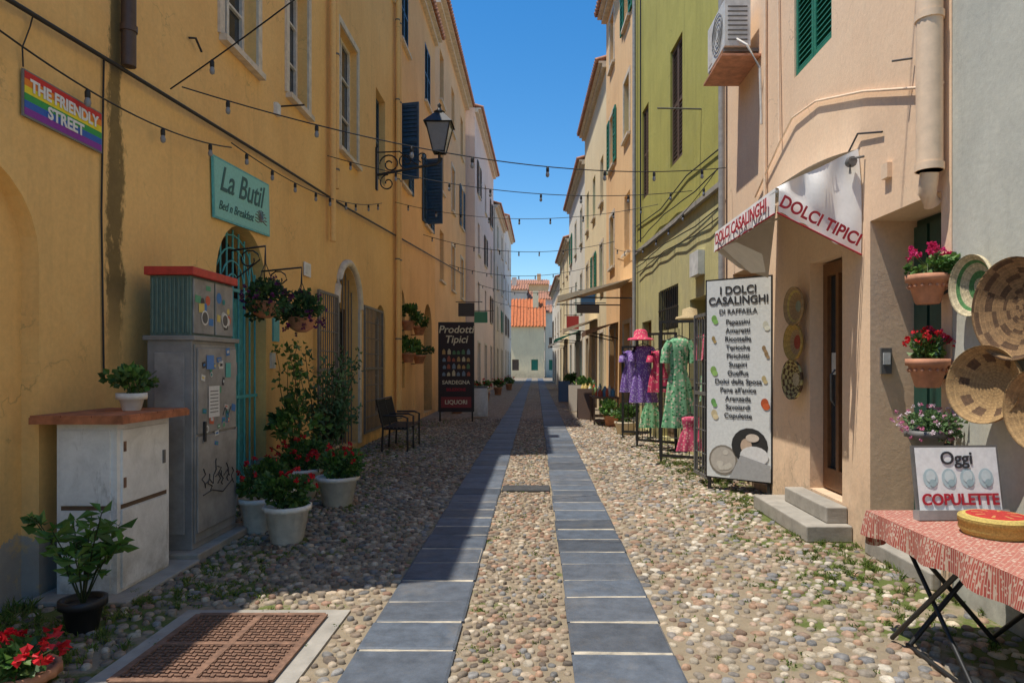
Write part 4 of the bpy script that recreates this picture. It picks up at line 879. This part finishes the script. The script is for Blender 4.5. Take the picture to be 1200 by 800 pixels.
mb.box(X0,X1,Y0,Y1,zt-.025,zt-.002,'iron'); mb.face([(X0-.005,Y0-.005,zt),(X1,Y0-.005,zt),(X1,Y1+.005,zt),(X0-.005,Y1+.005,zt)],'cloth')
def drape(p,q,nrm,hh,n=30):
    p=Vector(p);q=Vector(q);nv=Vector(nrm); P=[]
    for i in range(n+1):
        t=i/n; b=p.lerp(q,t); w=.02*math.sin(i*1.1); hz=hh*(1+.1*math.sin(i*.7)); P+= [b+nv*.004,b+nv*(.012+w*.5)-Z*hz*.4,b+nv*(.02+w)-Z*hz]
    F=[]
    for i in range(n): a=3*i; F+= [(a,a+1,a+4,a+3),(a+1,a+2,a+5,a+4)]
    mb.add(P,F,'cloth',None,True)
drape((X0-.003,Y0,zt),(X0-.003,Y1,zt),(-1,0,0),.13); drape((X0,Y1+.003,zt),(X1,Y1+.003,zt),(0,1,0),.2); drape((X0,Y0-.003,zt),(X1,Y0-.003,zt),(0,-1,0),.14)
mb.build('tabletop',g); mb=MB()
for y in (3.9,2.5):
    mb.tube([(X0+.06,y,zt-.03),(X1-.1,y,0)],.014,'iron',6); mb.tube([(X1-.06,y-.04,zt-.03),(X0+.12,y-.04,0)],.014,'iron',6)
for x in (X0+.08,X1-.1): mb.tube([(x,3.95,.02),(x,3.2,zt-.03)],.013,'iron',6); mb.tube([(x+.02,3.2,.02),(x+.02,3.95,zt-.03)],.013,'iron',6)
mb.tube([(X0+.12,2.46,.02),(X0+.12,3.86,.02)],.012,'iron',6); mb.build('legs',g)
g=grp('menu_sign',(2.4,3.85,.74)); tl=.16
xd=Vector((1,.04,0)).normalized(); nn_=xd.cross(Z); upv=(Z-nn_*tl).normalized(); nv=xd.cross(upv)
Tn=lambda p,o=Vector((2.14,3.82,.735)):o+xd*p[0]+nv*p[1]+upv*p[2]
mb=MB(Tn); mb.box(0,.5,-.02,0,0,.41,'grille'); mb.add([(.012,.003,.012),(.488,.003,.012),(.488,.003,.398),(.012,.003,.398)],[(0,1,2,3)],'paint',(.80,.81,.79)); mb.box(-.01,.51,-.03,.03,-.004,.05,'cab2')
for k in range(4): disc(.09+k*.107,.225,.055,(.45,.58,.6),.005,.78); disc(.09+k*.107,.235,.035,(.6,.7,.7),.007,.8); disc(.1+k*.107,.2,.02,(.35,.48,.5),.0082,1)
mb.build('board',g); text(Tn,'Oggi',.25,.335,.006,.1,'t_dark',g,bold=.0015); text(Tn,'COPULETTE',.25,.105,.008,.086,'t_red',g,bold=.0025,wx=.95)
mb=MB(); mb.lathe((2.36,3.5,.73),[(.15,0),(.17,.03),(.165,.06),(.172,.062),(.17,.085)],'straw',40,col=(.6,.45,.12)); mb.lathe((2.36,3.5,.815),[(.172,0),(.168,.008),(.15,.014),(.135,.016),(.11,.02),(.06,.022),(.001,.022)],'straw',40,colfn=lambda i,k:[(.6,.45,.12),(.5,.36,.1),(.6,.45,.12),(.5,.03,.02),(.55,.25,.08) if k%5==0 else (.45,.03,.02),(.45,.03,.02)][min(i,5)]); mb.build('lidded_basket')
Tn=frame((2.42,3.22,.735),(1,-.12,0)); mb=MB(Tn); mb.box(0,.4,-.02,0,0,.3,'t_grey'); mb.add([(.01,.003,.01),(.39,.003,.01),(.39,.003,.29),(.01,.003,.29)],[(0,1,2,3)],'paint',(.78,.78,.76)); mb.build('price_sign')
# ---------------------------------------------------------------- wires
def cat(p,q,sag,n=20):
    p=Vector(p);q=Vector(q); return [p.lerp(q,i/n)-Z*sag*4*(i/n)*(1-i/n) for i in range(n+1)]
def lights(name,p,q,sag,nb,r=.007,n=24):
    mb=MB(); P=cat(p,q,sag,n); mb.tube(P,r,'wire',5)
    for k in range(nb):
        t=(k+.5+R.uniform(-.12,.12))/nb; i=t*n; a=int(i); pt=P[a].lerp(P[a+1],i-a)
        mb.lathe(pt-Z*.09,[(.012,.09),(.02,.07),(.02,.03),(.012,.02)],'wire',7); mb.lathe(pt-Z*.09,[(.016,.025),(.024,-.005),(.02,-.03),(.001,-.042)],'bulb',8)
    mb.build(name)
mb=MB(); mb.tube([(-3.34,3.4,3.85),(-3.34,5.6,3.99),(-3.36,8.3,4.17),(-3.34,12,4.36),(-3.34,18,4.8),(-3.3,31,5.7)],.017,'wire',6); mb.build('wall_cable')
mb=MB(); mb.tube([(-3.38,4.5,3.56),(-3.37,4.48,3.68),(-3.38,4.56,3.85),(-3.35,4.55,3.93)],.006,'wire',4); mb.build('wall_cable')
lights('string_lights',(-3.32,3.6,3.74),(-3.3,7.4,3.95),.2,4)
lights('string_lights',(-3.32,6.4,4.2),(2.75,9.9,4.45),.32,8)
lights('string_lights',(-3.32,6.2,4.1),(2.8,4.6,8.2),.3,6)
lights('string_lights',(-3.3,7.4,4.0),(-3.25,14.4,5.0),.25,9)
lights('string_lights',(-3.3,10.8,4.9),(2.7,11.8,4.6),.3,8)
lights('string_lights',(-3.3,16,5.4),(2.6,14.5,5.0),.35,9)
lights('string_lights',(-3.3,20,5.4),(2.3,20,5.2),.4,9,.009)
lights('string_lights',(-3.3,26,5.4),(2.1,25,5.2),.4,9,.01)
lights('string_lights',(-2.9,34,5.6),(2.0,33,5.4),.4,9,.012)
lights('string_lights',(-2.9,42,5.6),(1.9,42,5.4),.4,9,.012)
lights('string_lights',(2.7,10.2,4.5),(2.3,20,5.0),.5,8)
# ---------------------------------------------------------------- light, sky, camera
sd=Vector((.34,.085,-1)).normalized()
L=bpy.data.lights.new('sun','SUN'); L.energy=5; L.angle=math.radians(.5); L.color=(1,.94,.84); so=bpy.data.objects.new('sun',L); COL.objects.link(so)
so.rotation_euler=sd.to_track_quat('-Z','Y').to_euler(); so.location=(0,0,30)
w=bpy.data.worlds.new('World'); scene.world=w; w.use_nodes=True; nt=w.node_tree; bg=nt.nodes['Background']; sk=nt.nodes.new('ShaderNodeTexSky'); sk.sky_type='NISHITA'; sk.sun_disc=False
sk.sun_elevation=math.asin(-sd.z); sk.sun_rotation=math.atan2(-sd.x,-sd.y)%(2*math.pi); sk.air_density=1.15; sk.dust_density=0; sk.ozone_density=3.5
hs=nt.nodes.new('ShaderNodeHueSaturation'); hs.inputs['Saturation'].default_value=1.35; hs.inputs['Value'].default_value=1.1
nt.links.new(sk.outputs[0],hs.inputs['Color']); nt.links.new(hs.outputs[0],bg.inputs[0]); bg.inputs[1].default_value=.15
cam=bpy.data.cameras.new('camera'); co=bpy.data.objects.new('camera',cam); COL.objects.link(co); scene.camera=co
co.location=(0,0,1.6); co.rotation_euler=(math.radians(90),0,0); cam.lens=24; cam.sensor_width=36; cam.shift_x=-28/1200; cam.shift_y=27/1200; cam.clip_end=2000; cam.clip_start=.05
scene.view_settings.view_transform='Standard'; scene.view_settings.look='None'; scene.view_settings.exposure=0
